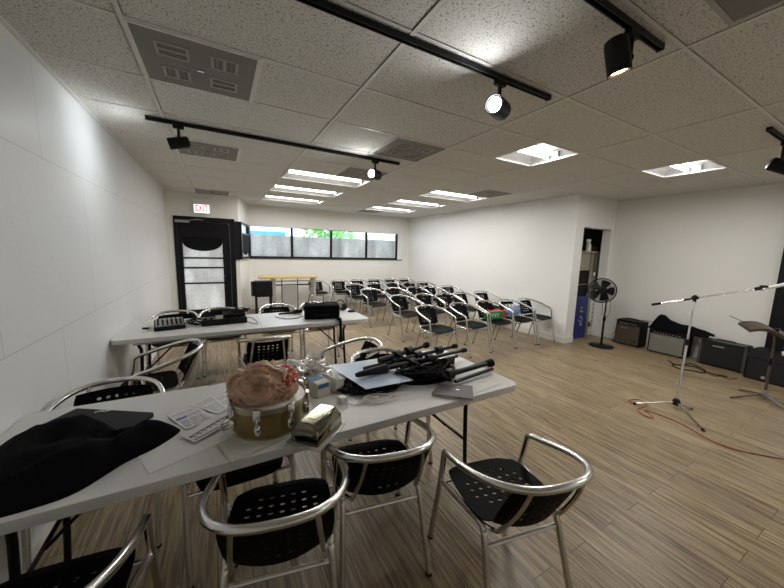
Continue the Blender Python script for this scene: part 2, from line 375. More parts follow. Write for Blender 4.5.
def solo(name, mb, m, label, cat, group=None, **k):
    c = Vector((sum(v.x for v in mb.v) / len(mb.v), sum(v.y for v in mb.v) / len(mb.v), min(v.z for v in mb.v)))
    mb.v = [v - c for v in mb.v]
    o = obj(name, mb, m, **k); o.location = c; o['label'] = label; o['category'] = cat
    if group: o['group'] = group
    return o
def dup(root, loc, rz, label, group=None):
    r = root.copy(); COL.objects.link(r); r.location = loc; r.rotation_euler = (0, 0, rz); r['label'] = label
    if group: r['group'] = group
    elif 'group' in r: del r['group']
    for ch in list(root.children):
        c = ch.copy(); COL.objects.link(c); c.parent = r
        for g in ch.children:
            d = g.copy(); COL.objects.link(d); d.parent = c
    return r
def text_mesh(name, s, size, m, parent, loc, rot, ext=.002, shear=0, align='CENTER'):
    cu = bpy.data.curves.new(name, 'FONT'); cu.body = s; cu.size = size; cu.extrude = ext; cu.align_x = align; cu.align_y = 'CENTER'; cu.shear = shear; cu.offset = size * .012
    t = bpy.data.objects.new('tmp', cu); COL.objects.link(t); bpy.context.view_layer.update()
    me = bpy.data.meshes.new_from_object(t.evaluated_get(bpy.context.evaluated_depsgraph_get())); bpy.data.objects.remove(t)
    me.materials.clear(); me.materials.append(MT[m]); me.name = name
    o = bpy.data.objects.new(name, me); COL.objects.link(o); o.parent = parent; o.location = loc; o.rotation_euler = rot
    return o

# ------------------------------------------------------------------ room shell
H = 2.625; HT = 2.86; XL = -.495; XR = 7.03; XM = 5.79; YD = 5.52; YW = 6.65; YC = 1.25; YB = -4.0
DX, DY = .78, YD; EX, EY = 1.04, YW                # diagonal return beside the entrance
fl = MB().bb((XL - .1, YB - .1, -.1), (XR + 1.2, YW + .1, 0)); struct('floor', fl, 'floor', smooth=False)
struct('wall_left', MB().bb((XL - .1, YB - .1, 0), (XL, YD + .1, HT)), 'wallL', smooth=False)
struct('wall_front', MB().bb((XL, YB - .1, 0), (XR + .1, YB, HT)), 'wall', smooth=False)
# entrance wall with door opening
dx0, dx1, dzt = -.375, .70, 2.158
struct('wall_entrance', MB().bb((XL, YD, 0), (dx0, YD + .1, HT)).bb((dx1, YD, 0), (DX, YD + .1, HT)).bb((dx0, YD, dzt), (dx1, YD + .1, HT)), 'cream', smooth=False)
def diag(mb, t0, t1, z0, z1, th=.1, off=0):
    a = Vector((DX, DY, 0)).lerp(Vector((EX, EY, 0)), t0); b = Vector((DX, DY, 0)).lerp(Vector((EX, EY, 0)), t1)
    n = Vector((-(EY - DY), EX - DX, 0)).normalized()
    a += n * off; b += n * off
    vs = [a, b, b + n * th, a + n * th]
    return mb.prism([(v.x, v.y) for v in vs], z0, z1)
wz0, wz1 = 1.315, 2.115
m_ = MB(); diag(m_, 0, 1, 0, wz0); diag(m_, 0, 1, wz1, HT); diag(m_, 0, .03, wz0, wz1)
struct('wall_return', m_, 'cream', smooth=False)
# window wall
wx0, wx1 = 1.06, 5.50
struct('wall_back', MB().bb((EX - .1, YW, 0), (XM + .1, YW + .14, wz0)).bb((EX - .1, YW, wz1), (XM + .1, YW + .14, HT)).bb((wx1, YW, wz0), (XM + .1, YW + .14, wz1)).bb((EX - .1, YW, wz0), (wx0, YW + .14, wz1)), 'cream', smooth=False)
struct('wall_right', MB().bb((XM, YC, 0), (XM + .12, YW, HT)), 'wall', smooth=False)
# closet wall
ox0, ox1, ozt = 6.03, 6.92, 2.09
struct('wall_closet', MB().bb((XM + .12, YC, 0), (ox0, YC + .15, HT)).bb((ox1, YC, 0), (XR + .1, YC + .15, HT)).bb((ox0, YC, ozt), (ox1, YC + .15, HT)), 'wall', smooth=False)
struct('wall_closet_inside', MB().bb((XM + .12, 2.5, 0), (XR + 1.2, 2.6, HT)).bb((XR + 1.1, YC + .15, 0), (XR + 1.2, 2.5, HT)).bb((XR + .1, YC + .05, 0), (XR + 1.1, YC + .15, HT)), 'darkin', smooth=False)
# stage wall with a storefront pane
py0, py1 = -1.55, -.87
struct('wall_stage', MB().bb((XR, py1, 0), (XR + .1, YC, HT)).bb((XR, YB, 0), (XR + .1, py0, HT)).bb((XR, py0, 2.45), (XR + .1, py1, HT)), 'wallR', smooth=False)
wf = MB().bb((XR - .09, py1 - .17, 0), (XR + .06, py1, 2.45)).bb((XR - .05, py0, 2.39), (XR + .06, py1 - .17, 2.45)).bb((XR - .05, py0, 0), (XR + .06, py1 - .17, .08)).bb((XR - .05, py0, .08), (XR + .06, py0 + .06, 2.39))
w2 = struct('window_2', wf, 'blackm', smooth=False); struct('pane', MB().bb((XR + .01, py0 + .06, .08), (XR + .02, py1 - .17, 2.39)), 'film', w2, smooth=False)

# baseboards
struct('baseboard_right', MB().bb((XM - .015, YC, 0), (XM, YW, .11)).bb((XM - .015, YC - .015, 0), (ox0, YC, .11)), 'base', bev=.004)
struct('baseboard_stage', MB().bb((XR - .015, py1, 0), (XR, YC - .015, .11)).bb((ox1, YC - .015, 0), (XR, YC, .11)), 'base', bev=.004)
struct('baseboard_left', MB().bb((XL, YB, 0), (XL + .012, YD, .1)), 'base', bev=.004)
struct('baseboard_back', MB().bb((EX, YW - .015, 0), (XM - .015, YW, .1)), 'base', bev=.004)
struct('trim_1', MB().bb((wx0, YW - .02, wz0 - .03), (wx1 + .02, YW + .02, wz0)), 'corner', bev=.003)

# ceiling: 2 ft x 4 ft tiles in a metal grid
U = .6096
XG = 0.02
def cell(i, j): return (XG + i * U, j * U)
lights = [(6, -5, 2), (2, 4, 2), (2, 6, 2), (2, 8, 2), (6, 4, 2), (6, 6, 2), (6, 8, 2), (5, 0, 1), (8, -1, 1)]       # i, j, width in cells; the first is an added, unseen light
vents = [(0, 0), (0, 3), (0, 8), (3, 1), (3, 3), (7, 3), (6, 9)]
holes = set()
for i, j, n in lights:
    for k in range(n): holes.add((i + k, j))
cm = MB()
for i in range(-1, 14):
    for j in range(-7, 11):
        if (i, j) in holes: continue
        x, y = cell(i, j); gx = .017; x0, x1 = max(x + (gx if i % 2 == 0 else 0), XL), min(x + U - (gx if i % 2 else 0), XR + .1); y += .0125; y1 = min(y + U - .0255, YW)
        if x0 >= x1: continue
        cm.add([(x0, y, H), (x1, y, H), (x1, y1, H), (x0, y1, H)], [(3, 2, 1, 0)])
cm.bb((XL - .1, YB - .1, HT), (XR + 1.2, YW + .1, HT + .06))  # unseen slab added above the tiles to block sky light
cm.bb((XR + .1, YC, H), (XR + 1.2, YW, H + .02))
struct('ceiling', cm, 'tile', smooth=False)
gm = MB(); tw = .011
halves = set()
for (i, j) in vents: halves.add((i if i % 2 == 0 else i - 1, j))
halves |= {(4, 0), (8, -1)}

for i in range(0, 13, 2):
    x = XG + i * U; gm.bb((x - tw, YB, H - .004), (x + tw, YW if x < XM else YC, H + .001))
for j in range(-6, 11):
    y = j * U; gm.bb((XL, y - tw * .8, H - .003), ((XM if y > YC else XR), y + tw * .8, H + .001))
for i, j in halves:
    x, y = cell(i + 1, j); gm.bb((x - tw, y, H - .003), (x + tw, y + U, H + .001))
gm.bb((XL, YB, H - .012), (XL + .022, YD, H)).bb((XM - .02, YC, H - .012), (XM, YW, H)).bb((XR - .02, YB, H - .012), (XR, YC, H)).bb((EX, YW - .02, H - .012), (XM, YW, H))
struct('trim_2', gm, 'grid', smooth=False)

LN = {(2, 4): 'long fluorescent ceiling light left of the vent, nearest the middle track rail', (2, 6): 'middle of three long ceiling lights in the left column',
      (2, 8): 'long ceiling light in the left column, nearest the window wall', (6, 4): 'nearest of three long ceiling lights in the right column, above the chairs',
      (6, 6): 'middle of three long ceiling lights in the right column', (6, 8): 'long ceiling light in the right column, nearest the window corner',
      (5, 0): 'square recessed ceiling light right of the cool white spotlight', (8, -1): 'square recessed ceiling light above the amplifiers by the stage wall',
      (6, -5): 'added unseen ceiling light behind the camera on the right, brightening the near area'}  # last entry: lamp added out of view to brighten the near area
for i, j, n in lights:
    x, y = cell(i, j); W = U * n; cx, cy = x + W / 2, y + U / 2
    t = thing('ceiling_light', LN[(i, j)], 'ceiling light', (cx, cy, H), 0, 'recessed fluorescent ceiling lights')
    def prof(u, v, W=W):      # curved white reflector
        yy = (v - .5) * (U - .03); return ((u - .5) * (W - .03), yy, .004 + .10 * (1 - (2 * abs(v - .5)) ** 2.4) ** .5)
    b = MB().surf(prof, 2, 16, .004)
    for sx in (-1, 1): b.bb((sx * (W / 2 - .015), -U / 2 + .015, 0), (sx * (W / 2 - .010), U / 2 - .015, .11))
    obj('reflector', b, 'refl', t)
    fr = MB()
    for sy in (-1, 1): fr.box((0, sy * (U / 2 - .009), -.001), (W - .002, .016, .008)).box((sy * (W / 2 - .009), 0, -.001), (.016, U - .03, .008))
    obj('frame', fr, 'white', t)
    for sy in ((-1, 1) if n == 1 else (0,)):
        ty = sy * .055; rr = .025 if n == 2 else .02
        L_ = W - .12
        tb = obj('lamp_tube', MB().tube([(-L_ / 2, ty, .040), (L_ / 2, ty, .040)], rr, 12), 'tube', t)
        for sx in (-1, 1): obj('lamp_holder', MB().box((sx * (L_ / 2 + .018), ty, .045), (.03, .05, .06)), 'steel', tb)
        al = bpy.data.lights.new('tube_light', 'AREA'); al.shape = 'RECTANGLE'; al.size = L_; al.size_y = .05; al.energy = TUBE_W * L_; al.color = (1, .985, .955)
        ao = bpy.data.objects.new('tube_light', al); COL.objects.link(ao); ao.location = (0, ty, .017); ao.parent = t
VN = {(0, 0): 'large grey perforated ceiling vent nearest the camera above the left wall', (0, 3): 'grey ceiling vent behind the left spotlight', (0, 8): 'grey ceiling vent just in front of the exit sign',
      (3, 1): 'grey ceiling vent just above the right end of the middle track rail', (3, 3): 'grey ceiling vent behind the middle rail, touching the nearest left light', (7, 3): 'small grey ceiling vent beside the right column of long lights', (6, 9): 'farthest grey ceiling vent by the window corner'}
def vent(i, j, label, n=1.0, loc=None):
    x, y = cell(i, j)
    t = thing('ceiling_vent', label, 'vent', loc or (x + U / 2, y + U / 2, H - .004), 0, 'perforated ceiling vents'); s_ = U - .035
    obj('vent_plate', MB().box((0, 0, -.002), (s_, s_, .006)), 'vent', t, smooth=False)
    f = MB()
    for s1 in (-1, 1): f.box((0, s1 * (s_ / 2 + .004), -.001), (s_ + .02, .012, .01)).box((s1 * (s_ / 2 + .004), 0, -.001), (.012, s_, .01))
    obj('frame', f, 'grid', t, smooth=False)
    for a, (sx, sy) in enumerate(((-1, -1), (1, -1), (-1, 1), (1, 1))):
        g = MB(); cx, cy = sx * .125, sy * .125; horiz = (sx * sy > 0)
        for k in range(3):
            o = (k - 1) * .062
            g.box((cx + (0 if horiz else o), cy + (o if horiz else 0), -.0065), ((.15, .014, .004) if horiz else (.014, .13, .004)))
        for k in (-1, 1): g.box((cx + (k * .07 if horiz else 0), cy + (0 if horiz else k * .06), -.0065), ((.012, .13, .004) if horiz else (.15, .012, .004)))
        p = obj('grille', g, 'ventl', t, smooth=False)
        d = MB()
        for k in range(5):
            o = (k - 2) * .024; d.box((cx + (0 if horiz else o), cy + (o if horiz else 0), -.006), ((.13, .007, .003) if horiz else (.007, .11, .003)))
        obj('slot', d, 'ventd', p, smooth=False)
    k_ = MB().box((0, 0, -.01), (.035, .012, .012)); obj('latch', k_, 'chrome', t)
    return t
for (i, j) in vents: vent(i, j, VN[(i, j)])
rt = thing('ceiling_vent', 'plain grey ceiling grille in the upper right corner of the photo', 'vent', (2.14, -1.66, H - .004))
obj('vent_plate', MB().box((0, 0, -.003), (.50, .50, .006)), 'vent', rt, smooth=False)
f = MB()
for s1 in (-1, 1): f.box((0, s1 * .262, -.002), (.545, .02, .01)).box((s1 * .262, 0, -.002), (.02, .505, .01))
obj('frame', f, 'ventl', rt, smooth=False)

# window 1: four panes, black frame, frosted film below a clear strip
fr = MB(); yy0, yy1 = YW + .03, YW + .08
fr.bb((wx0, yy0, wz0), (5.36, yy1, wz0 + .045)).bb((wx0, yy0, wz1 - .012), (5.36, yy1, wz1))
for xm in (1.075, 2.115, 3.195, 4.29, 5.335): fr.bb((xm - .03, yy0 - .01, wz0 + .01), (xm + .03, yy1, wz1 - .005))
w1 = struct('window_1', fr, 'blackm', smooth=False)
struct('trim_3', MB().bb((5.365, YW + .01, wz0), (wx1, YW + .09, wz1)), 'white', smooth=False)
xs = [1.075, 2.115, 3.195, 4.29, 5.335]
for a, b in zip(xs, xs[1:]):
    struct('glass_pane', MB().bb((a + .03, YW + .055, wz0 + .045), (b - .03, YW + .061, wz1 - .012)), 'glass', w1, smooth=False)
    struct('frosted_film', MB().bb((a + .03, YW + .048, wz0 + .045), (b - .03, YW + .051, 1.905)), 'film', w1, smooth=False)
# side window in the return
sw = MB(); diag(sw, .0, .10, wz0, wz1, .07, -.05); diag(sw, .90, .99, wz0, wz1, .07, -.05); diag(sw, .10, .9, wz0, wz0 + .045, .07, -.05); diag(sw, .10, .9, wz1 - .04, wz1, .07, -.05); diag(sw, .10, .9, 1.86, 1.89, .05, -.045)
sw.bb((.703, YD - .03, wz0 - .01), (.79, YD, wz1))
w3 = struct('window_3', sw, 'blackm', smooth=False)
struct('glass_pane', diag(MB(), .10, .9, 1.89, wz1 - .04, .006, -.01), 'glass', w3, smooth=False)
struct('frosted_film', diag(MB(), .10, .9, wz0 + .045, 1.86, .006, -.01), 'film', w3, smooth=False)
# the dark round bottomed panels hung on the side window and on the door glass
dirv = Vector((EX - DX, EY - DY, 0)); Ln = dirv.length; dirv.normalize(); nn_ = Vector((-dirv.y, dirv.x, 0))
Md = Matrix(((dirv.x, 0, nn_.x, 0), (dirv.y, 0, nn_.y, 0), (0, 1, 0, 0), (0, 0, 0, 1)))
pts = [(Ln * .14, 1.88), (Ln * .14, 1.62)] + [(Ln * (.50 - .36 * math.cos(a)), 1.60 - .20 * math.sin(a)) for a in [math.pi * k / 12 for k in range(13)]] + [(Ln * .86, 1.62), (Ln * .86, 1.88)]
o = solo('window_shade', MB().prism(pts, -.038, -.025, Matrix.Translation((DX, DY, 0)) @ Md), 'blackr', 'black round-bottomed panel hanging on the narrow side window', 'shade', smooth=False)

# entrance door
dm = MB().bb((dx0, YD - .015, 0), (dx0 + .055, YD + .09, dzt)).bb((dx1 - .10, YD - .015, 0), (dx1, YD + .09, dzt)).bb((dx0 + .055, YD - .015, dzt - .10), (dx1 - .10, YD + .09, dzt))
d1 = struct('door_1', dm, 'blackm', smooth=False)
lf = MB(); lx0, lx1, gx0, gx1 = dx0 + .057, dx1 - .102, -.245, .46
lf.bb((lx0, YD + .01, .01), (gx0, YD + .055, dzt - .102)).bb((gx1, YD + .01, .01), (lx1, YD + .055, dzt - .102)).bb((gx0, YD + .01, .01), (gx1, YD + .055, .26)).bb((gx0, YD + .01, 1.75), (gx1, YD + .055, dzt - .102))
for z in (1.335, 1.135, .815): lf.bb((gx0, YD + .005, z - .014), (gx1, YD + .05, z + .014))
struct('door_leaf', lf, 'blackm', d1, smooth=False)
struct('frosted_film', MB().bb((gx0, YD + .03, .26), (gx1, YD + .036, 1.75)), 'film', d1, smooth=False)
cl = MB().box((-.22, YD - .045, 2.055), (.24, .05, .05)).tube([(-.1, YD - .05, 2.08), (.02, YD - .16, 2.095), (.14, YD - .03, 2.10)], .009, 6)
struct('door_closer', cl, 'steel', d1)
struct('door_handle', MB().tube([(.50, YD + .0, .95), (.50, YD - .06, .96), (.50, YD - .06, 1.24), (.50, YD + .0, 1.25)], .012, 8), 'blackm', d1)
pts = [(gx0 + .0, 1.76), (gx0, 1.66)] + [(.1075 - .3525 * math.cos(a), 1.665 - .19 * math.sin(a)) for a in [math.pi * k / 16 for k in range(17)]] + [(gx1, 1.76)]
solo('door_panel', MB().prism(pts, 0, .012, Matrix.Translation((0, YD + .02, 0)) @ Matrix(((1, 0, 0, 0), (0, 0, -1, 0), (0, 1, 0, 0), (0, 0, 0, 1)))), 'blackr', 'black half-round panel hanging behind the top of the entrance door glass', 'sign', smooth=False)

# exit sign
ex = thing('exit_sign', 'lit white exit sign with red letters above the black door', 'sign', (.12, YD, 2.23))
obj('housing', MB().box((0, -.025, .09), (.285, .05, .185)), 'skinw', ex, bev=.006)
obj('sign_face', MB().box((0, -.052, .09), (.265, .004, .165)), 'exitw', ex, smooth=False)
lt = text_mesh('letters', 'EXIT', .175, 'exitr', ex, (0, -.057, .09), (R(90), 0, 0)); lt.scale = (.62, 1, 1)
obj('mounting_plate', MB().box((0, -.02, .235), (.30, .04, .09)), 'cream', ex, bev=.004)

# ------------------------------------------------------------------ outside the windows
struct('ground_outside', MB().bb((-14, YW + .16, -.4), (22, 30, -.3)), 'asphalt', smooth=False)
hb = thing('building', 'pale building with a blue fascia seen through the left window pane', 'building', (0.5, 13.0, -.3))
obj('wall', MB().bb((-3.5, 0, 0), (2.6, 4, 2.75)), 'facade', hb, smooth=False)
obj('fascia', MB().bb((-3.5, -.06, 2.3), (2.6, 0, 2.6)), 'facadeb', hb, smooth=False)
h2 = thing('building', 'white low building seen through the two right window panes', 'building', (8.7, 14.5, -.3))
obj('wall', MB().bb((-2.6, 0, 0), (6, 4, 2.75)), 'facade', h2, smooth=False)
obj('roof', MB().bb((-2.9, -.5, 2.75), (6.2, 4, 2.95)), 'white', h2, smooth=False)
tr = thing('tree', 'leafy green tree seen through the second window pane', 'tree', (4.45, 10.8, -.3))
obj('trunk', MB().tube([(0, 0, 0), (.05, 0, 1.2), (0, .1, 2.2)], [.14, .11, .08], 8), 'bark', tr)
fo = MB()
for k in range(1500):
    while True:
        p = Vector((random.uniform(-1, 1), random.uniform(-1, 1), random.uniform(-1, 1)))
        if p.length < 1: break
    c = Vector((p.x * 1.15, p.y * 1.3, 2.9 + p.z * 1.3)); a = Vector((random.uniform(-1, 1), random.uniform(-1, 1), random.uniform(-1, 1))).normalized(); b = a.orthogonal().normalized(); q = .11
    fo.add([c - a * q, c + b * q * .5, c + a * q, c - b * q * .5], [(0, 1, 2, 3)])
obj('foliage', fo, 'leaf', tr, smooth=False)

# ------------------------------------------------------------------ track lighting
def track(label, x0, x1, y):
    t = thing('light_track', label, 'track rail', ((x0 + x1) / 2, y, H - .045), 0, 'black ceiling track rails'); L_ = x1 - x0
    obj('rail', MB().box((0, -.012, .024), (L_, .007, .026)).box((0, .012, .024), (L_, .007, .026)).box((0, 0, .034), (L_, .030, .008)), 'blackm', t, bev=.002)
    obj('end_cap', MB().box((L_ / 2 + .006, 0, .024), (.012, .032, .030)), 'blackp', t); obj('end_cap', MB().box((-L_ / 2 - .006, 0, .024), (.012, .032, .030)), 'blackp', t)
    return t
track('black ceiling track rail running from the top edge to the cool white spotlight', -.3, 2.31, -.575)
track('black ceiling track rail behind, above the far folding table', -.09, 2.28, 1.34)
track('short black ceiling track rail holding the warm spotlight, top right', .7, 2.31, -1.175)
track('black ceiling track rail at the right edge holding the unlit spotlight', 4.2, 5.6, -1.165)
def spot(label, x, y, d, lensm, rr=.055, ln=.15, power=0, color=(1, 1, 1), ang=110, ztop=H - .045, drop=.085, coff=None):
    t = thing('spotlight', label, 'spotlight', (x, y, ztop), 0, 'track spotlights'); d = Vector(d).normalized()
    obj('adapter', MB().box((0, 0, -.004), (.08, .030, .028)), 'blackp', t, bev=.003)
    obj('stem', MB().tube([(0, 0, -.02), (0, 0, -drop)], .011, 8).ball((0, 0, -drop), .017), 'blackp', t)
    side = d.cross(Vector((0, 0, 1))).normalized() if abs(d.z) < .95 else Vector((1, 0, 0))
    c = Vector((0, 0, -drop)) - (Vector((0, 0, rr)) if abs(d.z) < .5 else side * (rr + .012))
    if coff: c = Vector((0, 0, -drop)) + Vector(coff)
    Mq = d.to_track_quat('Z', 'Y').to_matrix().to_4x4()
    hd = obj('lamp_head', MB().lathe([(rr * .6, -ln / 2), (rr * .93, -ln / 2 + .01), (rr, -ln / 2 + .03), (rr, ln / 2), (rr * .9, ln / 2), (rr * .86, ln / 2 - .02), (.001, ln / 2 - .021)], c, 24, Mq), 'blackm', t)
    obj('lens', MB().lathe([(.001, ln / 2 - .016), (rr * .70, ln / 2 - .016), (rr * .70, ln / 2 - .010), (.001, ln / 2 - .006)], c, 24, Mq), lensm, hd)
    if power:
        spot_light('spot_beam', tuple(c + d * (ln / 2 + .004)), d, power, color, ang, t, .9, .035)
    return t
spot('black track spotlight at left shining on the left wall', .12, 1.34, (-.95, .0, -.27), 'spotc', power=SPOT * .6, color=(.85, .93, 1), ang=140, rr=.046, ln=.16)
spot('lit white spotlight at the right end of the middle rail', 1.98, 1.34, (-.84, -.42, -.05), 'spotc', power=SPOT * .4, color=(.93, .97, 1), ang=150)
spot('cool white lit spotlight at the right end of the near rail', 1.87, -.575, (-.92, -.36, -.04), 'spotc', power=SPOT * .4, color=(.93, .97, 1), ang=150)
spot('warm lit spotlight pointing down, top right', 2.05, -1.175, (.26, -.10, -1), 'spotw', power=SPOT * .5, color=(1, .80, .55), ang=90, drop=.10, ln=.15, rr=.048, coff=(-.062, .02, .0))
spot('unlit black spotlight at the right edge of the photo', 4.66, -1.165, (.30, -.75, -.42), 'lens', rr=.055, ln=.16, drop=.13)

# ------------------------------------------------------------------ armchairs
def make_chair(label):
    t = thing('armchair', label, 'chair')
    lp = []
    half = [(.250, .220, .585), (.252, .216, .600), (.254, .190, .617), (.258, .12, .634), (.259, .02, .661), (.245, -.08, .688), (.204, -.172, .712), (.135, -.232, .727), (.065, -.253, .732)]
    pts = half + [(0, -.257, .733)] + [(-x, y, z) for x, y, z in reversed(half)]
    obj('arm_loop', MB().tube(pts, .0155, 10, smooth=3), 'alu', t)
    for s in (1, -1):
        l = obj('leg', MB().tube([(s * .250, .220, .59), (s * .247, .250, .42), (s * .240, .345, .006)], .0145, 10, smooth=3), 'alu', t)
        obj('foot_cap', MB().tube([(s * .2403, .344, .012), (s * .240, .345, 0)], .0155, 10), 'blackr', l)
        l = obj('leg', MB().tube([(s * .215, -.18, .006), (s * .195, -.070, .36), (s * .192, -.048, .405), (s * .198, -.010, .425), (s * .243, .235, .425)], .0145, 10, smooth=4), 'alu', t)
        obj('foot_cap', MB().tube([(s * .2148, -.1795, .012), (s * .215, -.18, 0)], .0155, 10), 'blackr', l)
        obj('back_support', MB().tube([(s * .128, -.230, .724), (s * .142, -.188, .60), (s * .158, -.115, .462), (s * .165, -.075, .425), (s * .192, -.02, .420)], .0105, 8, smooth=4), 'alu', t)
    obj('stretcher', MB().tube([(-.194, -.067, .345), (.194, -.067, .345)], .0105, 8), 'alu', t)
    obj('stretcher', MB().tube([(-.243, .25, .40), (.243, .25, .40)], .009, 8), 'alu', t)
    def seat(u, v):
        a = 2 * u - 1; b = 2 * v - 1
        x = a * .212 * (1 - .12 * abs(b) ** 5) * (1 - .04 * b); y = .122 + b * .192 * (1 - .12 * abs(a) ** 5)
        z = .456 - .012 * (1 - a * a) * (1 - b * b) - (.022 * max(0, (b - .55) / .45) ** 2)
        return (x, y, z)
    hs = {(i, j) for i in range(1, 8) for j in range(1, 8) if (i + j) % 2 == 0 or True}
    hs = {(i, j) for (i, j) in hs if 1 < i < 7 and 1 < j < 7 or (i in (1, 7) and 2 < j < 6)}
    obj('seat', MB().perf(seat, 9, 9, hs, .25, .007, stretch=.9), 'seat', t)
    def back(u, v):
        a = 2 * u - 1; b = 2 * v - 1
        x = a * .186 * (1 - .05 * abs(b) ** 5); z = .585 + b * (.112 + .022 * (1 - a * a) * (b < 0))
        y = -.240 + .048 * a * a + (.70 - z) * .46
        return (x, y, z)
    hb_ = {(i, j) for i in range(2, 7) for j in range(1, 6)}
    obj('backrest', MB().perf(back, 9, 7, hb_, .26, .006), 'seat', t)
    return t
proto = None
def chair(x, y, deg, label, group):
    """x, y of the floor centre; deg: turn from facing the window wall (+Y)"""
    global proto
    if proto is None:
        proto = make_chair(label); proto.location = (x, y, 0); proto.rotation_euler = (0, 0, R(deg)); proto['group'] = group; return proto
    return dup(proto, (x, y, 0), R(deg), label, group)
G1 = 'armchairs around the near folding table'; G2 = 'armchairs around the far folding table'
chair(1.51, -1.18, -11, 'black perforated armchair standing alone in front of the near table, rightmost', G1)
chair(1.035, -.745, -10, 'black armchair pulled to the near table, directly below the black stands', G1)
chair(.54, -.86, -12, 'black armchair with arms close to the front edge, below the silver tin', G1)
chair(-.17, -.915, -6, 'black armchair cut off at the bottom left corner, below the black cloth', G1)
chair(.43, -.15, 180, 'black armchair pushed under the near table, seat showing below its front edge', G1)
chair(-.214, .17, 180, 'black armchair behind the near table against the left wall', G1)
chair(-.05, 1.09, 99, 'black armchair turned sideways between the two tables at left', G1)
chair(1.48, .06, 178, 'black armchair behind the near table, its back arc rising behind the pale blue sheet', G1)
chair(1.40, .55, 84, 'black armchair turned sideways in the gap, right of the foil', G1)
chair(.76, 1.27, -2, 'black armchair facing the far table, its perforated back showing above the plastic bag', G2)
chair(-.14, 2.56, 180, 'black armchair behind the far table, behind the small mixer', G2)
chair(.38, 2.60, 184, 'black armchair behind the far table, behind the black keyboard', G2)
chair(1.10, 2.64, 180, 'black armchair behind the far table, in front of the high desk', G2)
chair(1.66, 2.62, 176, 'black armchair behind the far table, behind the big black case', G2)
rows = [
    ('row nearest the window', 6.12, [(2.64, 4), (3.26, -3), (3.84, 2), (4.38, -2), (4.92, 3), (5.40, 0)]),
    ('second row from the window', 5.08, [(3.29, 5), (3.88, -2), (4.42, 3), (4.93, -3), (5.42, 2)]),
    ('middle row of audience chairs', 4.03, [(3.27, 4), (3.85, 2), (4.42, -2), (4.92, 4), (5.45, -3)]),
    ('second row from the front', 2.88, [(3.37, 5), (3.93, 3), (4.42, -3), (4.88, 3), (5.45, -4)]),
    ('front row of audience chairs', 1.76, [(3.20, 4), (3.87, 6), (4.47, -3), (5.00, -2), (5.50, 3)])]
ORD = ['leftmost', 'second from left', 'third from left', 'fourth from left', 'fifth from left', 'sixth from left']
for rn, y, cs in rows:
    for k, (x, a) in enumerate(cs):
        nm = ORD[k] if k < len(cs) - 1 else 'rightmost, next to the wall'
        extra = ''
        if rn.startswith('front') and k == 2: extra = ', with the green carton on its seat'
        if rn.startswith('front') and k == 3: extra = ', with the blue water bottles on its seat'
        chair(x, y + random.uniform(-.03, .03), 180 + a, ('black and silver armchair, %s in the %s' % (nm, rn)) + extra if not extra else 'black and silver armchair in the front row%s' % extra, 'armchairs in the audience rows')

# ------------------------------------------------------------------ folding tables
def folding_table(label, x0, x1, y0, y1, z=.74):
    cx, cy = (x0 + x1) / 2, (y0 + y1) / 2; W, D = x1 - x0, y1 - y0
    t = thing('folding_table', label, 'table', (cx, cy, 0), 0, 'white folding tables')
    for s in (-1, 1):
        o_ = rnd_poly(-W / 2, -D / 2, W / 2, D / 2, .06, 6)
        o_ = [((min(x, -.001) if s < 0 else max(x, .001)), y) for x, y in o_]
        q = []
        for p in o_:
            if not q or (abs(p[0] - q[-1][0]) + abs(p[1] - q[-1][1])) > 1e-6: q.append(p)
        obj('tabletop', MB().prism(q, z - .042, z), 'tabletop', t, bev=.006)
    obj('rail', MB().box((0, D / 2 - .06, z - .056), (W - .3, .025, .028)).box((0, -D / 2 + .06, z - .056), (W - .3, .025, .028)), 'steel', t)
    for s in (-1, 1):
        lx = s * (W / 2 - (.29 if s > 0 else .20)); lg = D / 2 - .20
        for sy in (-1, 1):
            obj('leg', MB().tube([(lx + s * .055, sy * lg, z - .045), (lx + s * .035, sy * lg, z - .12), (lx + s * .02, sy * lg, z - .22), (lx + s * .05, sy * lg, .012)], .0145, 10, smooth=4).tube([(lx + s * .05, sy * lg, .03), (lx + s * .05, sy * lg, 0)], .018, 10), 'blackm', t)
        obj('crossbar', MB().tube([(lx + s * .035, -lg, z - .12), (lx + s * .035, lg, z - .12)], .010, 8), 'blackm', t)
        obj('crossbar', MB().tube([(lx + s * .038, -lg, .3), (lx + s * .038, lg, .3)], .010, 8), 'blackm', t)
        obj('brace', MB().tube([(lx + s * .01, -.04, z - .13), (lx - s * .34, -.04, z - .06)], .009, 8).tube([(lx + s * .01, .04, z - .13), (lx - s * .34, .04, z - .06)], .009, 8).tube([(lx + s * .03, 0, .3), (lx - s * .34, 0, z - .06)], .008, 8), 'blackm', t)
    return t
NT = folding_table('near white folding table holding the black cloth, drum and black stands', -.49, 2.06, -.74, .09)
FT = folding_table('far white folding table holding the mixer and big black case', -.49, 1.99, 1.44, 2.22)
TZ = .7405

# ------------------------------------------------------------------ near table: cloth, sleeve, sheets
out = [(-.44, -.68), (-.32, -.71), (-.18, -.71), (-.08, -.68), (.02, -.57), (.10, -.52), (.165, -.45), (.185, -.40), (.15, -.37), (.10, -.39), (.04, -.40), (-.04, -.34), (-.16, -.22), (-.28, -.12), (-.44, -.14)]
solo('cloth_bag', MB().mound(out, TZ, .085, 3, .45, 14, 5, 4), 'blackf', 'crumpled black cloth bag at the left end of the near table', 'bag')
sl = thing('laptop_sleeve', 'flat charcoal sleeve lying under the back edge of the black cloth bag', 'laptop sleeve', (-.18, -.21, TZ + .001), R(-32))
obj('sleeve', MB().prism(rnd_poly(-.20, -.13, .205, .13, .012), 0, .022), 'sleeve', sl, bev=.004)
mk = MB().tube([(-.07, .095, .0225), (-.055, .112, .0225), (-.035, .110, .0225), (-.018, .125, .0225)], .0035, 6, smooth=3)
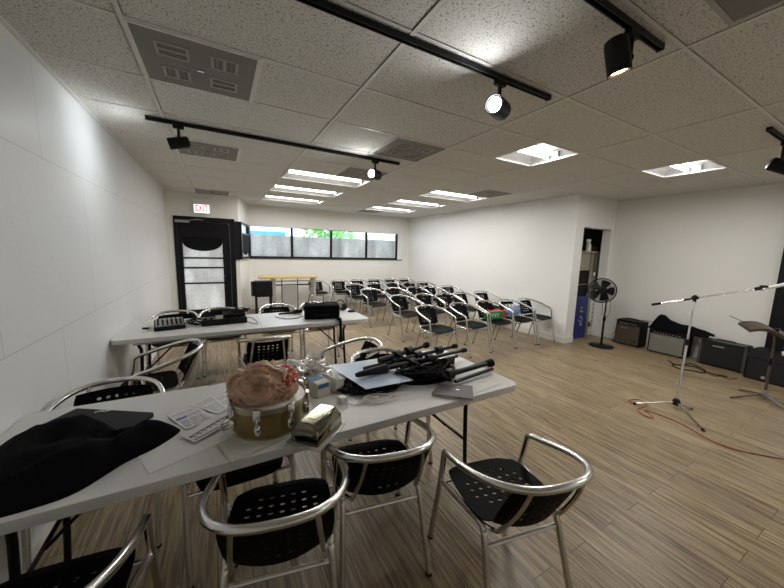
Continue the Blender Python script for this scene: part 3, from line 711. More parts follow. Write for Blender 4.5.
obj('mark', mk, 'paper', sl)
def print_lines(o_, w_, d_, seed, step=.0085, ink='ink', th=.0012):
    rd = random.Random(seed); mb = MB(); y = d_ / 2 - .015
    while y > -d_ / 2 + .012:
        x = -w_ / 2 + .010
        while x < w_ / 2 - .02:
            l = rd.uniform(.012, .04); l = min(l, w_ / 2 - .010 - x); mb.box((x + l / 2, y, th + .0002), (l, .0028, .0004)); x += l + .005
        y -= step * (2 if rd.random() < .15 else 1)
    obj('printed_text', mb, ink, o_, smooth=False)
def sheet(name, label, cx, cy, w_, d_, deg, m='paper', z=TZ, th=.0012, group=None, cat='paper'):
    o_ = solo(name, MB().box((0, 0, th / 2), (w_, d_, th)), m, label, cat, group, smooth=False)
    o_.location = (cx, cy, z); o_.rotation_euler = (0, 0, R(deg)); return o_
sheet('paper_sheet', 'large blank paper lying under the printed pages left of the drum', .24, -.47, .40, .30, 22, z=TZ)
sheet('paper_sheet', 'blank cream paper sticking out in front of the drum', .47, -.64, .24, .16, 18, 'pages', z=TZ + .0025)
s1 = sheet('printed_page', 'printed page with a blue band, beside the black cloth', .22, -.30, .13, .20, 26, 'paper', z=TZ + .004)
b1 = obj('blue_band', MB().box((-.035, .02, .0016), (.045, .018, .0006)), 'blueink', s1, smooth=False)
pa_ = sheet('printed_page', 'printed sheet fanned behind the page with the blue band', .33, -.20, .15, .21, 38, 'paper', z=TZ + .0055)
pc_ = sheet('printed_page', 'printed sheet fanned out and touching the drum hoop', .40, -.16, .15, .21, 20, 'paper', z=TZ + .007)
s2 = sheet('sheet_music', 'white sheet with large black handwriting left of the drum', .32, -.43, .26, .11, 36, 'paper', z=TZ + .0085)
ik = MB()
ik.tube([(-.12, -.042, .0015), (.12, -.038, .0015)], .0022, 6).tube([(-.12, .0, .0015), (.12, .02, .0015)], .0016, 6)
for k in range(8):
    a = -.11 + k * .026; ik.tube([(a + .008 * math.cos(q_), -.018 + .003 * k + .011 * math.sin(q_), .0015) for q_ in [R(-40 + 50 * z_) for z_ in range(5)]], .0019, 5)
obj('handwriting', ik, 'ink', s2)
sheet('paper_sheet', 'sheet with faint pencil diagram at the right end of the near table', 1.80, -.60, .26, .20, 8, lines_mat('pencil page', (.70, .70, .68), (.35, .34, .33), 30, 90, .56), z=TZ)
sheet('paper_sheet', 'bluish white sheet lying flat beside the carton, under the white cable', 1.03, -.22, .21, .29, 15, z=TZ)

print_lines(s1, .13, .19, 1); print_lines(pa_, .15, .20, 2, .014); print_lines(pc_, .15, .20, 3, .018)

# drum with a plastic bag
dr = thing('snare_drum', 'olive gold drum with chrome lugs holding the plastic bag', 'drum', (.555, -.50, TZ))
obj('shell', MB().lathe([(.163, .006), (.165, .010), (.165, .128), (.162, .130)], n=48), 'drum', dr)
obj('hoop', MB().lathe([(.166, .122), (.174, .122), (.175, .146), (.171, .149), (.168, .146), (.166, .130)], n=48), 'rim', dr)
obj('hoop', MB().lathe([(.162, 0), (.168, 0), (.169, .010), (.164, .012)], n=48), 'rim', dr)
obj('drum_head', MB().lathe([(.001, .134), (.16, .134), (.163, .137), (.001, .138)], n=48), 'skin', dr)
for k in range(8):
    a = R(k * 45 - 68); c, s_ = math.cos(a), math.sin(a)
    lg = MB().box((.180 * c, .180 * s_, .128), (.016, .032, .050), a).tube([(.184 * c, .184 * s_, .115), (.186 * c, .186 * s_, .055)], .0055, 8)
    lg.ball((.176 * c, .176 * s_, .060), (.016, .016, .028), 10, 8).box((.167 * c, .167 * s_, .060), (.014, .022, .034), a)
    obj('lug', lg, 'chrome', dr, bev=.002)
obj('handle', MB().tube([(-.158, -.035, .085), (-.20, -.055, .085), (-.205, -.06, .05), (-.20, -.055, .035), (-.158, -.035, .035)], .006, 8, smooth=4), 'chrome', dr)
bc = Vector((.535, -.475, TZ + .175))
ax = Vector((-.35, -.85, .35)).normalized(); e1 = ax.orthogonal().normalized(); e2 = ax.cross(e1)
def bagfn(d):
    x, y, z = d.dot(e1), d.dot(e2), d.dot(ax); ang = math.atan2(y, x); rad = math.acos(max(-1, min(1, z)))
    n1 = noise.noise(d * 2.3); tw = ang + 1.3 * rad + 1.6 * n1
    q = 1.0 - .10 * abs(math.sin(1.5 * ang + 4.2 * rad + 2.2 * n1)) ** .6 * min(1, rad * 1.5) - .035 * abs(math.sin(3.5 * tw - 5 * rad)) - .40 * math.exp(-(rad / .24) ** 2) + .07 * math.exp(-((rad - .5) / .16) ** 2)
    q += .10 * n1 - .10 * abs(noise.noise(d * 6)) + .05 * abs(noise.noise(d * 13)); return q * 1.03
pb = thing('plastic_bag', 'crumpled translucent salmon plastic bag resting in the drum', 'bag', (bc.x, bc.y - .01, TZ + .132))
obj('bag_body', MB().ball((0, 0, .055), (.158, .150, .112), 140, 96, bagfn), 'bag', pb)
for k in range(9):
    P = []; ph0 = random.uniform(0, 6.28); span = random.uniform(1.6, 4.2); ro = .26 + .11 * k; 
    for q_ in range(14):
        a_ = ph0 + span * q_ / 13; rr_ = ro + .10 * math.sin(3 * q_ / 13 + k) + .05 * q_ / 13
        d_ = ax * math.cos(rr_) + (e1 * math.cos(a_) + e2 * math.sin(a_)) * math.sin(rr_); f_ = bagfn(d_) * .985
        P.append((d_.x * .158 * f_, d_.y * .150 * f_, .055 + d_.z * .112 * f_))
    obj('fold', MB().tube(P, [.004, .007, .010, .012, .013, .013, .013, .012, .012, .011, .010, .008, .006, .003], 10), 'bag', pb)
def redfn(d): return 1.02 + .22 * noise.noise(d * 2.5 + Vector((3, 1, 2))) - .30 * abs(noise.noise(d * 5.5)) + .10 * abs(noise.noise(d * 14))
obj('red_print', MB().ball((.080, -.025, .080), (.072, .085, .060), 72, 48, redfn), 'bagred', pb)
obj('bag_tail', MB().ball((.085, -.07, .045), (.062, .055, .042), 40, 26, redfn), 'bag', pb)

# silver loaf tin
tn = thing('silver_tin', 'loaf-shaped silver tin in a clear tray right of the drum', 'tin', (.735, -.70, TZ), R(41))
obj('tray', MB().prism(rnd_poly(-.120, -.085, .120, .085, .012), 0, .005), 'clearp', tn)
vs_ = [(-.105, -.070, .005), (.105, -.070, .005), (.105, .070, .005), (-.105, .070, .005), (-.103, -.068, .055), (.103, -.068, .055), (.103, .068, .055), (-.103, .068, .055), (-.088, -.042, .095), (.090, -.042, .095), (.090, .042, .095), (-.088, .042, .095)]
obj('body', MB().add(vs_, [(3, 2, 1, 0), (0, 1, 5, 4), (1, 2, 6, 5), (2, 3, 7, 6), (3, 0, 4, 7), (4, 5, 9, 8), (5, 6, 10, 9), (6, 7, 11, 10), (7, 4, 8, 11), (8, 9, 10, 11)]), 'tin', tn, bev=.006)
obj('lid_hollow', MB().prism(rnd_poly(-.05, -.026, .07, .026, .02), .094, .0965), 'tin', tn)

# foil, cartons behind the drum
def crum(seed, amp=.35, f=3.2):
    def fn(d): return 1 + amp * noise.noise(d * f + Vector((seed, 0, 0))) + amp * .5 * abs(noise.noise(d * f * 2.7 + Vector((0, seed, 0))))
    return fn
def ball_obj(name, label, cat, c, r, m, seed, amp=.35, f=3.2, sg=(48, 32), sm=False):
    mb = MB().ball(c, r, sg[0], sg[1], crum(seed, amp, f)); lo = c[2] - r[2] * .62
    for v in mb.v: v.z = max(v.z, lo)
    return solo(name, mb, m, label, cat, smooth=sm)
ball_obj('foil_wrap', 'crumpled silver foil wrapper behind the drum', 'foil', (.835, -.10, TZ + .05), (.115, .095, .080), 'foil', 4, .6)
bx = thing('carton', 'cream and blue carton between the foil and the drum', 'box', (.855, -.315, TZ), R(16))
obj('body', MB().box((0, 0, .042), (.085, .10, .084)), 'carton', bx, bev=.002)
obj('blue_print', MB().box((-.005, -.0505, .066), (.070, .001, .026)).box((.043, -.02, .03), (.001, .05, -.045)), 'cyan', bx, smooth=False)
obj('flap', MB().box((-.01, .02, .086), (.08, .06, .003), rx=.2), 'cyan', bx)
bl = MB()
c2 = thing('blister_packs', 'white and silver blister packs propped against the cream carton', 'packaging', (.945, -.27, TZ), R(20))
obj('card', MB().box((0, 0, .04), (.055, .15, .08), ry=.12), 'paper', c2)
for k in range(5):
    for z_ in (.028, .056): bl.ball((.0 + z_ * .1 + .029, -.058 + k * .028, z_), (.006, .010, .010), 10, 6).ball((-.01 + z_ * .1 + (k % 2) * .02, -.058 + k * .028, .082), (.009, .010, .005), 10, 6)
obj('blister', bl, 'foil', c2)
# charger and white cable
ch = thing('phone_charger', 'small white charger block beside the white cable', 'charger', (.935, -.475, TZ), R(25))
obj('body', MB().box((0, 0, .019), (.040, .045, .036)), 'whitec', ch, bev=.004)
obj('port', MB().box((.006, -.0228, .019), (.014, .001, .012)), 'steel', ch)
wc = []
for k in range(26):
    a = k * .62; wc.append((1.13 + .10 * math.cos(a) * (1 + .25 * math.sin(k * .9)), -.53 + .042 * math.sin(a) + .015 * math.sin(k * .5), TZ + .005 + .0035 * (k % 7) / 2))
solo('white_cable', MB().tube([(.955, -.50, TZ + .01), (1.0, -.54, TZ + .004)] + wc, .0028, 6, smooth=4), 'whitec', 'thin white charging cable coiled in front of the pale blue sheet', 'cable')
pl = thing('cable_plug', 'white plug lying on the white charging cable', 'plug', (1.10, -.53, TZ + .012), R(-20))
obj('body', MB().box((0, 0, .006), (.05, .014, .010)), 'whitec', pl, bev=.002); obj('tip', MB().box((.032, 0, .006), (.014, .009, .005)), 'chrome', pl)
# black cable nest under sheet and among stands
def nest(cx, cy, rx_, ry_, z0, h, n, r_, seed, sm=3):
    rd = random.Random(seed); P = []; a = 0
    for k in range(n):
        a += rd.uniform(.5, 1.3); q = rd.uniform(.35, 1)
        P.append((cx + rx_ * q * math.cos(a), cy + ry_ * q * math.sin(a), z0 + r_ + rd.random() * h))
    return MB().tube(P, r_, 6, smooth=sm)
solo('cable_coil', nest(1.18, -.34, .23, .15, TZ, .030, 90, .005, 5), 'blackr', 'flat black cable coil squashed under the pale blue sheet', 'cable')
solo('cable_tangle', nest(1.58, -.35, .24, .17, TZ, .085, 190, .0052, 9), 'blackr', 'tangle of black cables among the microphone stands', 'cable')
# pale blue sheet
vs_ = [(1.00, -.01), (1.28, -.06), (1.40, -.48), (1.08, -.47)]
mb = MB(); zz = [TZ + .045, TZ + .045, TZ + .045, TZ + .045]
mb.add([(x, y, z) for (x, y), z in zip(vs_, zz)] + [(x, y, z + .003) for (x, y), z in zip(vs_, zz)], [(0, 1, 2, 3), (7, 6, 5, 4), (0, 4, 5, 1), (1, 5, 6, 2), (2, 6, 7, 3), (3, 7, 4, 0)])
solo('pale_blue_board', mb, 'palebl', 'pale blue board resting on black cables under the stands', 'board', smooth=False)
# notebook
nb = thing('notebook', 'closed grey notebook in front of the black stands', 'notebook', (1.585, -.66, TZ), R(-2))
vs_ = [(1.43 - 1.585, -.63 + .66), (1.61 - 1.585, -.79 + .66), (1.73 - 1.585, -.645 + .66), (1.56 - 1.585, -.53 + .66)]
obj('pages', MB().prism([(x * .97, y * .97) for x, y in vs_], .001, .012), 'pages', nb, smooth=False)
obj('cover', MB().prism(vs_, .012, .016), 'notebook', nb, smooth=False)
obj('badge', MB().box((.02, .005, .0165), (.018, .006, .001), R(-40)), 'chrome', nb)
solo('stand_bag', MB().mound([(1.36, -.30), (1.50, -.22), (1.72, -.22), (1.84, -.30), (1.78, -.42), (1.62, -.50), (1.45, -.47), (1.36, -.40)], TZ, .055, 22, .6, 10, 8, 3), 'blackf', 'black cloth pouch under the tangle of cables and stands', 'bag')
# folded black microphone stands
def mic_bundle(label, a, b, r_, knobs=(), ends=.02, cone=False, second=None):
    a, b = Vector(a), Vector(b); c = (a + b) / 2
    t = thing('folded_microphone_stand', label, 'microphone stand', (c.x, c.y, min(a.z, b.z) - r_), 0, 'folded microphone stands')
    o_ = Vector(t.location); A, B = a - o_, b - o_; D = (B - A).normalized()
    obj('tube', MB().tube([A, A.lerp(B, .55), B], [r_, r_ * .8, r_ * .6], 10), 'blackm', t)
    for q in knobs: p = A.lerp(B, q); obj('clutch', MB().tube([p - D * .025, p + D * .025], r_ * 1.6, 12), 'blackp', t)
    obj('end_knob', MB().tube([B - D * .03, B - D * .015, B + D * .02, B + D * .03], [ends * .7, ends, ends, ends * .6], 12), 'blackr', t)
    if cone: obj('folded_legs', MB().tube([A - D * .02, A, A.lerp(B, .22), A.lerp(B, .24)], [.012, .017, .030, .016], 14), 'blackm', t)
    if second:
        for s_ in second: obj('leg', MB().tube([Vector(s_[0]) - o_, Vector(s_[1]) - o_], s_[2], 8), 'blackm', t)
    return t
mic_bundle('folded black stand with fat cap, uppermost, pointing to the back right', (1.30, -.20, .835), (1.765, -.09, .855), .021, (.35, .6), .023)
mic_bundle('long black stand lying across the back of the pile', (1.18, -.22, .800), (2.00, -.15, .835), .019, (.3, .55, .8), .018, second=[((1.3, -.20, .78), (1.95, -.20, .805), .012)])
mic_bundle('black stand whose folded tapering legs lie on the pale blue board', (1.10, -.315, .815), (2.02, -.24, .824), .018, (.45, .62), .017, cone=True, second=[((1.34, -.36, .80), (1.92, -.28, .805), .012)])
mic_bundle('thick black stand sticking out to the right of the pile', (1.60, -.50, .785), (2.055, -.48, .795), .022, (.15,), .028, second=[((1.66, -.57, .765), (2.03, -.53, .775), .012), ((1.72, -.45, .765), (2.04, -.455, .80), .010)])
sb = thing('stage_adapter', 'small black adapter block at the back of the stand pile', 'adapter', (1.87, -.24, TZ), R(12))
obj('body', MB().box((0, 0, .022), (.085, .06, .044)), 'blackp', sb, bev=.004); obj('plug', MB().box((.05, 0, .02), (.02, .03, .02)), 'blackr', sb)
mic_bundle('short black stand leg lying diagonally over the cables', (1.44, -.16, .86), (1.60, -.56, .79), .008, (), .011)

# ------------------------------------------------------------------ far table items
mx_ = thing('audio_mixer', 'small black and silver audio mixer at the left of the far table', 'mixer', (-.10, 1.84, TZ), R(8))
obj('body', MB().box((0, 0, .025), (.26, .30, .05), rx=.08), 'blackp', mx_, bev=.005)
obj('control_panel', MB().box((0, 0, .052), (.235, .275, .006), rx=.08), 'steel', mx_)
for i in range(6):
    for j in range(5): obj('knob', MB().lathe([(.008, 0), (.008, .014), (.006, .016), (.001, .016)], (-.095 + i * .038, -.10 + j * .05, .052 + (-.10 + j * .05) * .08), 8), 'blackr', mx_)
obj('socket_strip', MB().box((.02, .11, .066), (.18, .04, .010)), 'carton', mx_)
sw_ = solo('small_remote', MB().box((-.30, 1.83, TZ + .008), (.05, .03, .016)), 'blackp', 'tiny black switch box left of the mixer', 'switch', bev=.003)
ky = thing('effects_unit', 'long black effects unit with cables on the far table', 'effects unit', (.40, 1.82, TZ), R(3))
obj('body', MB().box((0, 0, .032), (.44, .16, .064)), 'blackp', ky, bev=.006)
obj('raised_panel', MB().box((.10, .02, .088), (.22, .10, .05), rx=.25), 'blackm', ky, bev=.004)
obj('label_plate', MB().box((-.05, -.05, .082), (.07, .012, .040), rx=-.4), 'pages', ky)
for i in range(7): obj('knob', MB().ball((-.18 + i * .055, -.045, .070), (.014, .014, .013), 8, 6), 'blackr', ky)
solo('cable_tangle', nest(.13, 1.86, .10, .10, TZ, .05, 40, .005, 21), 'blackr', 'tangle of dark cables between the mixer and the effects unit', 'cable')
solo('cable_tangle', nest(.55, 1.90, .12, .09, TZ + .09, .05, 34, .005, 22), 'blackr', 'dark cable heap on the right of the effects unit', 'cable')
solo('cable', MB().tube([(.62, 1.80, TZ + .004), (.72, 1.62, TZ + .004), (.70, 1.95, TZ + .004), (.60, 2.10, TZ + .004)], .003, 6, smooth=8), 'blackr', 'thin looping wire near the fold of the far table', 'cable')
cs = thing('black_case', 'large black padded case on the right of the far table', 'case', (1.47, 1.74, TZ), R(-14))
obj('body', MB().box((0, 0, .085), (.42, .30, .168)), 'blackf', cs, bev=.02)
obj('zipper', MB().box((0, -.151, .11), (.38, .004, .006)).box((.211, 0, .11), (.004, .28, .006)), 'blackp', cs)
obj('handle', MB().tube([(-.07, -.15, .06), (-.06, -.18, .06), (.06, -.18, .06), (.07, -.15, .06)], .008, 8, smooth=4), 'blackp', cs)
obj('lid_seam', MB().box((0, 0, .1695), (.34, .012, .004)), 'blackp', cs)
st = thing('hanging_strap', 'thick black strap hanging over the front edge of the far table', 'strap', (1.60, 1.425, .50))
obj('strap', MB().tube([(0, .09, .255), (0, .03, .262), (-.002, -.014, .245), (0, -.02, .05)], .018, 10, smooth=4), 'blackr', st)
obj('end_cap', MB().tube([(0, -.02, .06), (0, -.02, .0)], .026, 12), 'blackp', st)
mp_ = thing('microphone', 'black stage microphone and clip left of the big case', 'microphone', (1.12, 2.02, TZ), R(8))
obj('body', MB().tube([(-.12, 0, .022), (.06, 0, .022)], [.012, .018], 12), 'blackm', mp_); obj('grille_head', MB().ball((.085, 0, .028), (.032, .027, .027), 16, 10), 'blackp', mp_); obj('clip', MB().box((.14, .01, .035), (.08, .07, -.05)), 'blackp', mp_, bev=.01)
solo('white_cable', MB().tube([(.95, 1.98, TZ + .006), (1.0, 1.82, TZ + .006), (1.15, 1.76, TZ + .006), (1.27, 1.88, TZ + .006), (1.24, 1.98, TZ + .006)], .006, 8, smooth=6), 'whitec', 'pale cable looped beside the stage microphone on the far table', 'cable')
hp = thing('headphones', 'black headphones behind the big case on the far table', 'headphones', (1.83, 2.06, TZ), R(20))
obj('headband', MB().tube([(-.07, 0, .05), (-.065, .01, .11), (0, .02, .145), (.065, .01, .11), (.07, 0, .05)], .007, 8, smooth=5), 'blackp', hp)
for s in (-1, 1): obj('ear_cup', MB().lathe([(.03, -.015), (.042, -.012), (.042, .012), (.03, .018)], (s * .07, 0, .045), 20, Matrix.Rotation(R(90), 4, 'Y')), 'blackp', hp)
solo('cable_tangle', nest(1.83, 2.03, .09, .06, TZ, .04, 36, .004, 31), 'blackr', 'black cable bunch under the headphones', 'cable')
solo('power_adapter', MB().box((1.93, 1.90, TZ + .014), (.09, .05, .028), R(10)), 'blackp', 'black power adapter in front of the headphones', 'adapter', bev=.004)
# small things near the floor under the far table
ball_obj('plastic_bag', 'white plastic bag on the seat behind the far table, below the big case', 'bag', (1.72, 2.55, .49), (.10, .09, .05), 'paper', 8, .3)
wp = thing('water_pack', 'pale blue water bottle standing on the floor under the far table', 'bottle', (.72, 2.35, 0))
obj('bottle', MB().lathe([(.04, 0), (.045, .01), (.045, .18), (.03, .22), (.015, .24), (.015, .27)], n=16), 'water', wp); obj('label', MB().lathe([(.0455, .06), (.046, .06), (.046, .14), (.0455, .14)], n=16), 'blue', wp); obj('cap', MB().lathe([(.017, .265), (.017, .29), (.001, .29)], n=12), 'white', wp)

# ------------------------------------------------------------------ desk by the window
dk = thing('high_desk', 'high desk with yellow wooden top and grey legs under the window', 'desk', (1.85, 5.85, 0))
obj('desktop', MB().box((0, 0, .885), (1.34, .40, .045)), 'yellow', dk, bev=.003)
for x_ in (-.36, .60):
    for y_ in (-.13, .13): obj('leg', MB().box((x_, y_, .43), (.07, .05, .86)), 'greyp', dk, bev=.003)
obj('crossbar', MB().box((.12, -.13, .80), (.98, .03, .03)), 'steel', dk); obj('crossbar', MB().box((.12, .13, .68), (.98, .03, .03)), 'blackm', dk)
obj('modesty_panel', MB().box((0, -.15, .40), (.36, .015, .62)), 'greyp', dk)
for x_ in (-.185, .185): obj('post', MB().box((x_, -.15, .48), (.018, .022, .78)), 'blackm', dk)
kc = thing('speaker_cabinet', 'black cabinet on a black stand at the left end of the high desk', 'cabinet', (1.22, 5.44, 0))
obj('cabinet', MB().box((0, 0, .67), (.36, .30, .34)), 'tolex', kc, bev=.008)
obj('side_flap', MB().prism([(-.22, -.10), (-.185, -.12), (-.181, -.02), (-.25, -.02)], .52, .84), 'blackm', kc)
for x_ in (-.15, .15):
    for y_ in (-.12, .12): obj('leg', MB().box((x_, y_, .25), (.028, .028, .50)), 'blackm', kc)
obj('crossbar', MB().box((0, -.12, .14), (.30, .02, .03)), 'blackm', kc)

# ------------------------------------------------------------------ carton and bottles on the front row chairs
cb_ = thing('soda_carton', 'green and red soda carton lying on a front row chair', 'box', (4.57, 1.80, .457), R(-2))
obj('body', MB().box((-.03, 0, .065), (.32, .14, .13)), 'soda', cb_, bev=.003); obj('red_end', MB().box((.165, 0, .065), (.07, .141, .131)), 'red', cb_, bev=.003); obj('red_top', MB().box((-.03, .01, .1315), (.31, .11, .003)), 'red', cb_)
sc_ = MB()
for k in range(4): sc_.tube([(-.16 + k * .06 + .02 * math.cos(a), -.0715, .07 + .028 * math.sin(a)) for a in [R(30 + q * 50) for q in range(6)]], .005, 5)
obj('lettering', sc_, 'white', cb_)
bt = thing('bottle_pack', 'shrink-wrapped pack of blue labelled water bottles on a front row chair', 'bottles', (5.06, 1.84, .457), R(2))
wr = MB(); cp = MB(); lb = MB()
for i in range(4):
    for j in range(2):
        c = (-.12 + i * .08, -.04 + j * .08, 0)
        wr.lathe([(.032, 0), (.036, .01), (.036, .13), (.022, .17), (.014, .185), (.014, .20)], c, 12); lb.lathe([(.0365, .05), (.037, .05), (.037, .11), (.0365, .11)], c, 12); cp.lathe([(.0155, .19), (.0155, .21), (.001, .21)], c, 10)
obj('bottles', wr, 'water', bt); obj('labels', lb, 'blue', bt); obj('caps', cp, 'white', bt)
obj('wrap', MB().ball((0, 0, .105), (.175, .095, .10), 40, 24, crum(3, .12, 3)), 'water', bt)
solo('bottle_pack', MB().box((5.00, 1.98, .457 + .065), (.20, .05, .12)), 'darkb', 'dark violet small package tucked beside the water bottles', 'box', bev=.01)

# ------------------------------------------------------------------ closet contents
sh = thing('shelf_unit', 'beige shelf unit inside the closet opening', 'shelf', (6.85, 1.70, 0))
obj('cupboard', MB().bb((-.42, -.18, 1.30), (-.03, .20, 1.645)), 'cupb', sh, bev=.004); obj('top_board', MB().bb((-.43, -.24, 1.648), (.50, .25, 1.675)), 'cupb', sh, bev=.003)
obj('side_board', MB().bb((.0, -.20, 0), (.36, -.17, 1.645)), 'cupb', sh); obj('side_board', MB().bb((-.43, .21, 0), (.36, .24, 1.645)), 'cupb', sh)
obj('lower_shelf', MB().bb((-.42, -.18, .76), (-.01, .20, .785)), 'cupb', sh)
mo = thing('microwave', 'black box with a silver rod inside the closet', 'appliance', (6.63, 1.69, .787))
obj('body', MB().box((0, 0, .245), (.38, .34, .49)), 'blackp', mo, bev=.006); obj('rod', MB().box((0, -.178, .24), (.36, .014, .014)), 'steel', mo); obj('door_panel', MB().box((-.03, -.172, .36), (.28, .006, .18)), 'blackm', mo)
wb = thing('spray_bottle', 'white spray bottle on the closet shelf', 'bottle', (6.78, 1.56, 1.676))
obj('body', MB().lathe([(.045, 0), (.05, .02), (.045, .12), (.02, .17), (.02, .20)], n=16), 'white', wb); obj('trigger_head', MB().box((-.02, 0, .215), (.13, .035, .04)).box((-.065, 0, .18), (.018, .02, .06), ry=.4), 'white', wb, bev=.004)
ball_obj('black_bag', 'dark bag on the closet shelf behind the spray bottle', 'bag', (6.60, 1.78, 1.76), (.14, .12, .11), 'blackf', 12, .3)
tb_ = thing('tool_box', 'dark tool box on the closet shelf right of the spray bottle', 'box', (7.05, 1.70, 1.676)); obj('body', MB().box((0, 0, .05), (.26, .2, .10)), 'brownc', tb_, bev=.006); obj('handle', MB().tube([(-.06, 0, .10), (-.05, 0, .14), (.05, 0, .14), (.06, 0, .10)], .008, 6, smooth=3), 'blackp', tb_)
hk = thing('hanging_strap', 'brown strap hanging with a small white tag inside the closet', 'strap', (6.90, 1.47, 1.20))
obj('strap', MB().tube([(.0, 0, .44), (-.01, 0, .25), (.02, 0, .10), (0, 0, .05)], .012, 6, smooth=4), 'brown', hk); obj('tag', MB().ball((0, -.01, .03), (.035, .02, .04), 12, 8), 'paper', hk)
bb_ = thing('blue_board', 'tall blue printed board leaning in the closet opening', 'board', (6.40, 1.37, 0), R(-3))
obj('board', MB().box((.0, 0, .41), (.38, .035, .82)), 'bluebd', bb_, bev=.003)
g_ = MB()
for k, (x_, z_) in enumerate([(0, .60), (.03, .53), (-.03, .54), (0, .43), (.04, .39), (-.04, .35), (.03, .33), (.0, .28), (.04, .27)]): g_.box((x_, -.021, z_), (.05, .004, .014), ry=.6 * (k % 3)); g_.box((x_, -.021, z_), (.014, .004, .045), ry=.3 * (k % 2))
obj('lettering', g_, 'paper', bb_); obj('white_edge', MB().box((-.195, 0, .41), (.014, .037, .82)), 'paper', bb_)
solo('blue_box', MB().box((6.12, 1.46, .33), (.12, .06, .66)), 'bluebd', 'narrow deep blue box behind the left edge of the blue board', 'box', bev=.004)
gb = thing('green_board', 'olive green board leaning in the closet between blue and white boards', 'board', (6.70, 1.42, 0), R(-4)); obj('board', MB().box((0, 0, .39), (.16, .03, .78)), 'green', gb, bev=.003)
gw = thing('white_board', 'white board with black marks leaning in the closet behind the fan', 'board', (6.88, 1.44, 0), R(-3)); obj('board', MB().box((0, 0, .36), (.18, .03, .72)), 'paper', gw, bev=.003)
g_ = MB()
for k in range(6): g_.box((.04, -.017, .20 + k * .085), (.02, .004, .03))
g_.box((-.03, -.017, .22), (.07, .004, .10)); obj('marks', g_, 'ink', gw)

# ------------------------------------------------------------------ pedestal fan
fn_ = thing('pedestal_fan', 'black pedestal fan standing before the closet opening', 'fan', (6.27, .87, 0), 0)
obj('base', MB().lathe([(.19, 0), (.195, .012), (.17, .022), (.05, .032), (.03, .045)], n=36), 'blackp', fn_)
obj('pole', MB().tube([(0, 0, .03), (0, 0, .50)], .017, 12).tube([(0, 0, .48), (0, 0, .86)], .012, 12), 'blackm', fn_)
obj('collar', MB().tube([(0, 0, .46), (0, 0, .53)], .024, 12), 'blackp', fn_)
fd = Vector((-.87, -.49, .03)).normalized(); Mf = fd.to_track_quat('Z', 'Y').to_matrix().to_4x4(); hc = Vector((0, 0, 1.0)) + fd * .07 + Vector((-.09, .05, 0))
hh = obj('motor_housing', MB().lathe([(.02, -.15), (.05, -.14), (.06, -.10), (.055, -.04), (.02, -.03)], hc, 20, Mf).tube([(0, 0, .84), (.02, .01, .90), tuple(hc + Mf.to_3x3() @ Vector((0, 0, -.09)))], .018, 8), 'blackp', fn_)
cg = MB(); r0 = .205
for z_, q in ((.05, .99), (-.03, .99), (.01, 1.02)):
    cg.tube([hc + Mf.to_3x3() @ Vector((r0 * q * math.cos(a), r0 * q * math.sin(a), z_)) for a in [2 * math.pi * k / 40 for k in range(40)]], .006, 6, closed=True)
for k in range(60):
    a = 2 * math.pi * k / 60
    for zz_ in (1, -1):
        cg.tube([hc + Mf.to_3x3() @ Vector((q * r0 * math.cos(a), q * r0 * math.sin(a), .01 + zz_ * (.075 - .045 * q ** 2))) for q in (.2, .6, .99)], .0021, 4)
obj('cage', cg, 'blackm', fn_)
obj('centre_cap', MB().lathe([(.045, .08), (.045, .088), (.001, .09)], hc, 20, Mf), 'blackp', fn_)
for k in range(5):
    a0 = 2 * math.pi * k / 5
    def bl_(u, v, a0=a0):
        q = .035 + .145 * u; a = a0 + (v - .5) * (1.0 - .1 * u); return hc + Mf.to_3x3() @ Vector((q * math.cos(a), q * math.sin(a), .01 + (v - .5) * .045))
    obj('blade', MB().surf(bl_, 6, 5, .002), 'blackp', fn_)
solo('cable', MB().tube([(6.29, .93, .80), (6.45, 1.0, .55), (6.62, 1.0, .48), (6.80, 1.05, .60), (6.85, 1.10, .95), (6.90, 1.18, 1.05)], .004, 6, smooth=6), 'blackr', 'thin black cord looping from the fan to the wall', 'cord')

# ------------------------------------------------------------------ amplifiers along the stage wall
def amp(label, xf, ya, yb, h, dep, grille, ctrl, logo=None, slope=0, rot=0, ctrlmat='blackp', sides=None, handle=True):
    """front face looks toward -X at x = xf, from ya (right end) to yb (left end)"""
    W = yb - ya
    t = thing('guitar_amplifier', label, 'amplifier', (xf + dep / 2, (ya + yb) / 2, 0), R(-90) + rot)    # local: front is -Y, width along X
    obj('cabinet', MB().box((0, 0, .012 + (h - .012) / 2), (W, dep, h - .012)), 'tolex', t, bev=.012)
    gh = h - ctrl - .05
    g = obj('grille', MB().box((0, -dep / 2 - .003, .03 + gh / 2), (W - .05, .008, gh)), grille, t, smooth=False)
    if ctrl:
        p = obj('control_panel', MB().box((0, -dep / 2 - .002, h - ctrl / 2 - .02), (W - .06, .008, ctrl - .012)), ctrlmat, t)
        for i in range(9): obj('knob', MB().lathe([(.010, 0), (.009, .016), (.001, .016)], (-W / 2 + .08 + i * (W - .16) / 8, -dep / 2 - .006, h - ctrl / 2 - .02), 10, Matrix.Rotation(R(90), 4, 'X')), 'steel', p)
    if logo: text_mesh('logo', logo, .045, 'chrome', t, (-W / 2 + .14, -dep / 2 - .009, .03 + gh - .045), (R(90), 0, 0), .001, .35)
    if handle: obj('handle', MB().tube([(-.10, 0, h), (-.08, 0, h + .022), (.08, 0, h + .022), (.10, 0, h)], .009, 8, smooth=4), 'blackr', t)
    for sx in (-1, 1):
        for sy in (-1, 1): obj('foot', MB().lathe([(.014, 0), (.016, .014), (.001, .014)], (sx * (W / 2 - .05), sy * (dep / 2 - .04), 0), 10), 'blackr', t)
    return t
a1 = amp('brown grille guitar amplifier nearest the fan', 6.76, .50, .90, .455, .25, 'grilleb', .07, 'Fender')
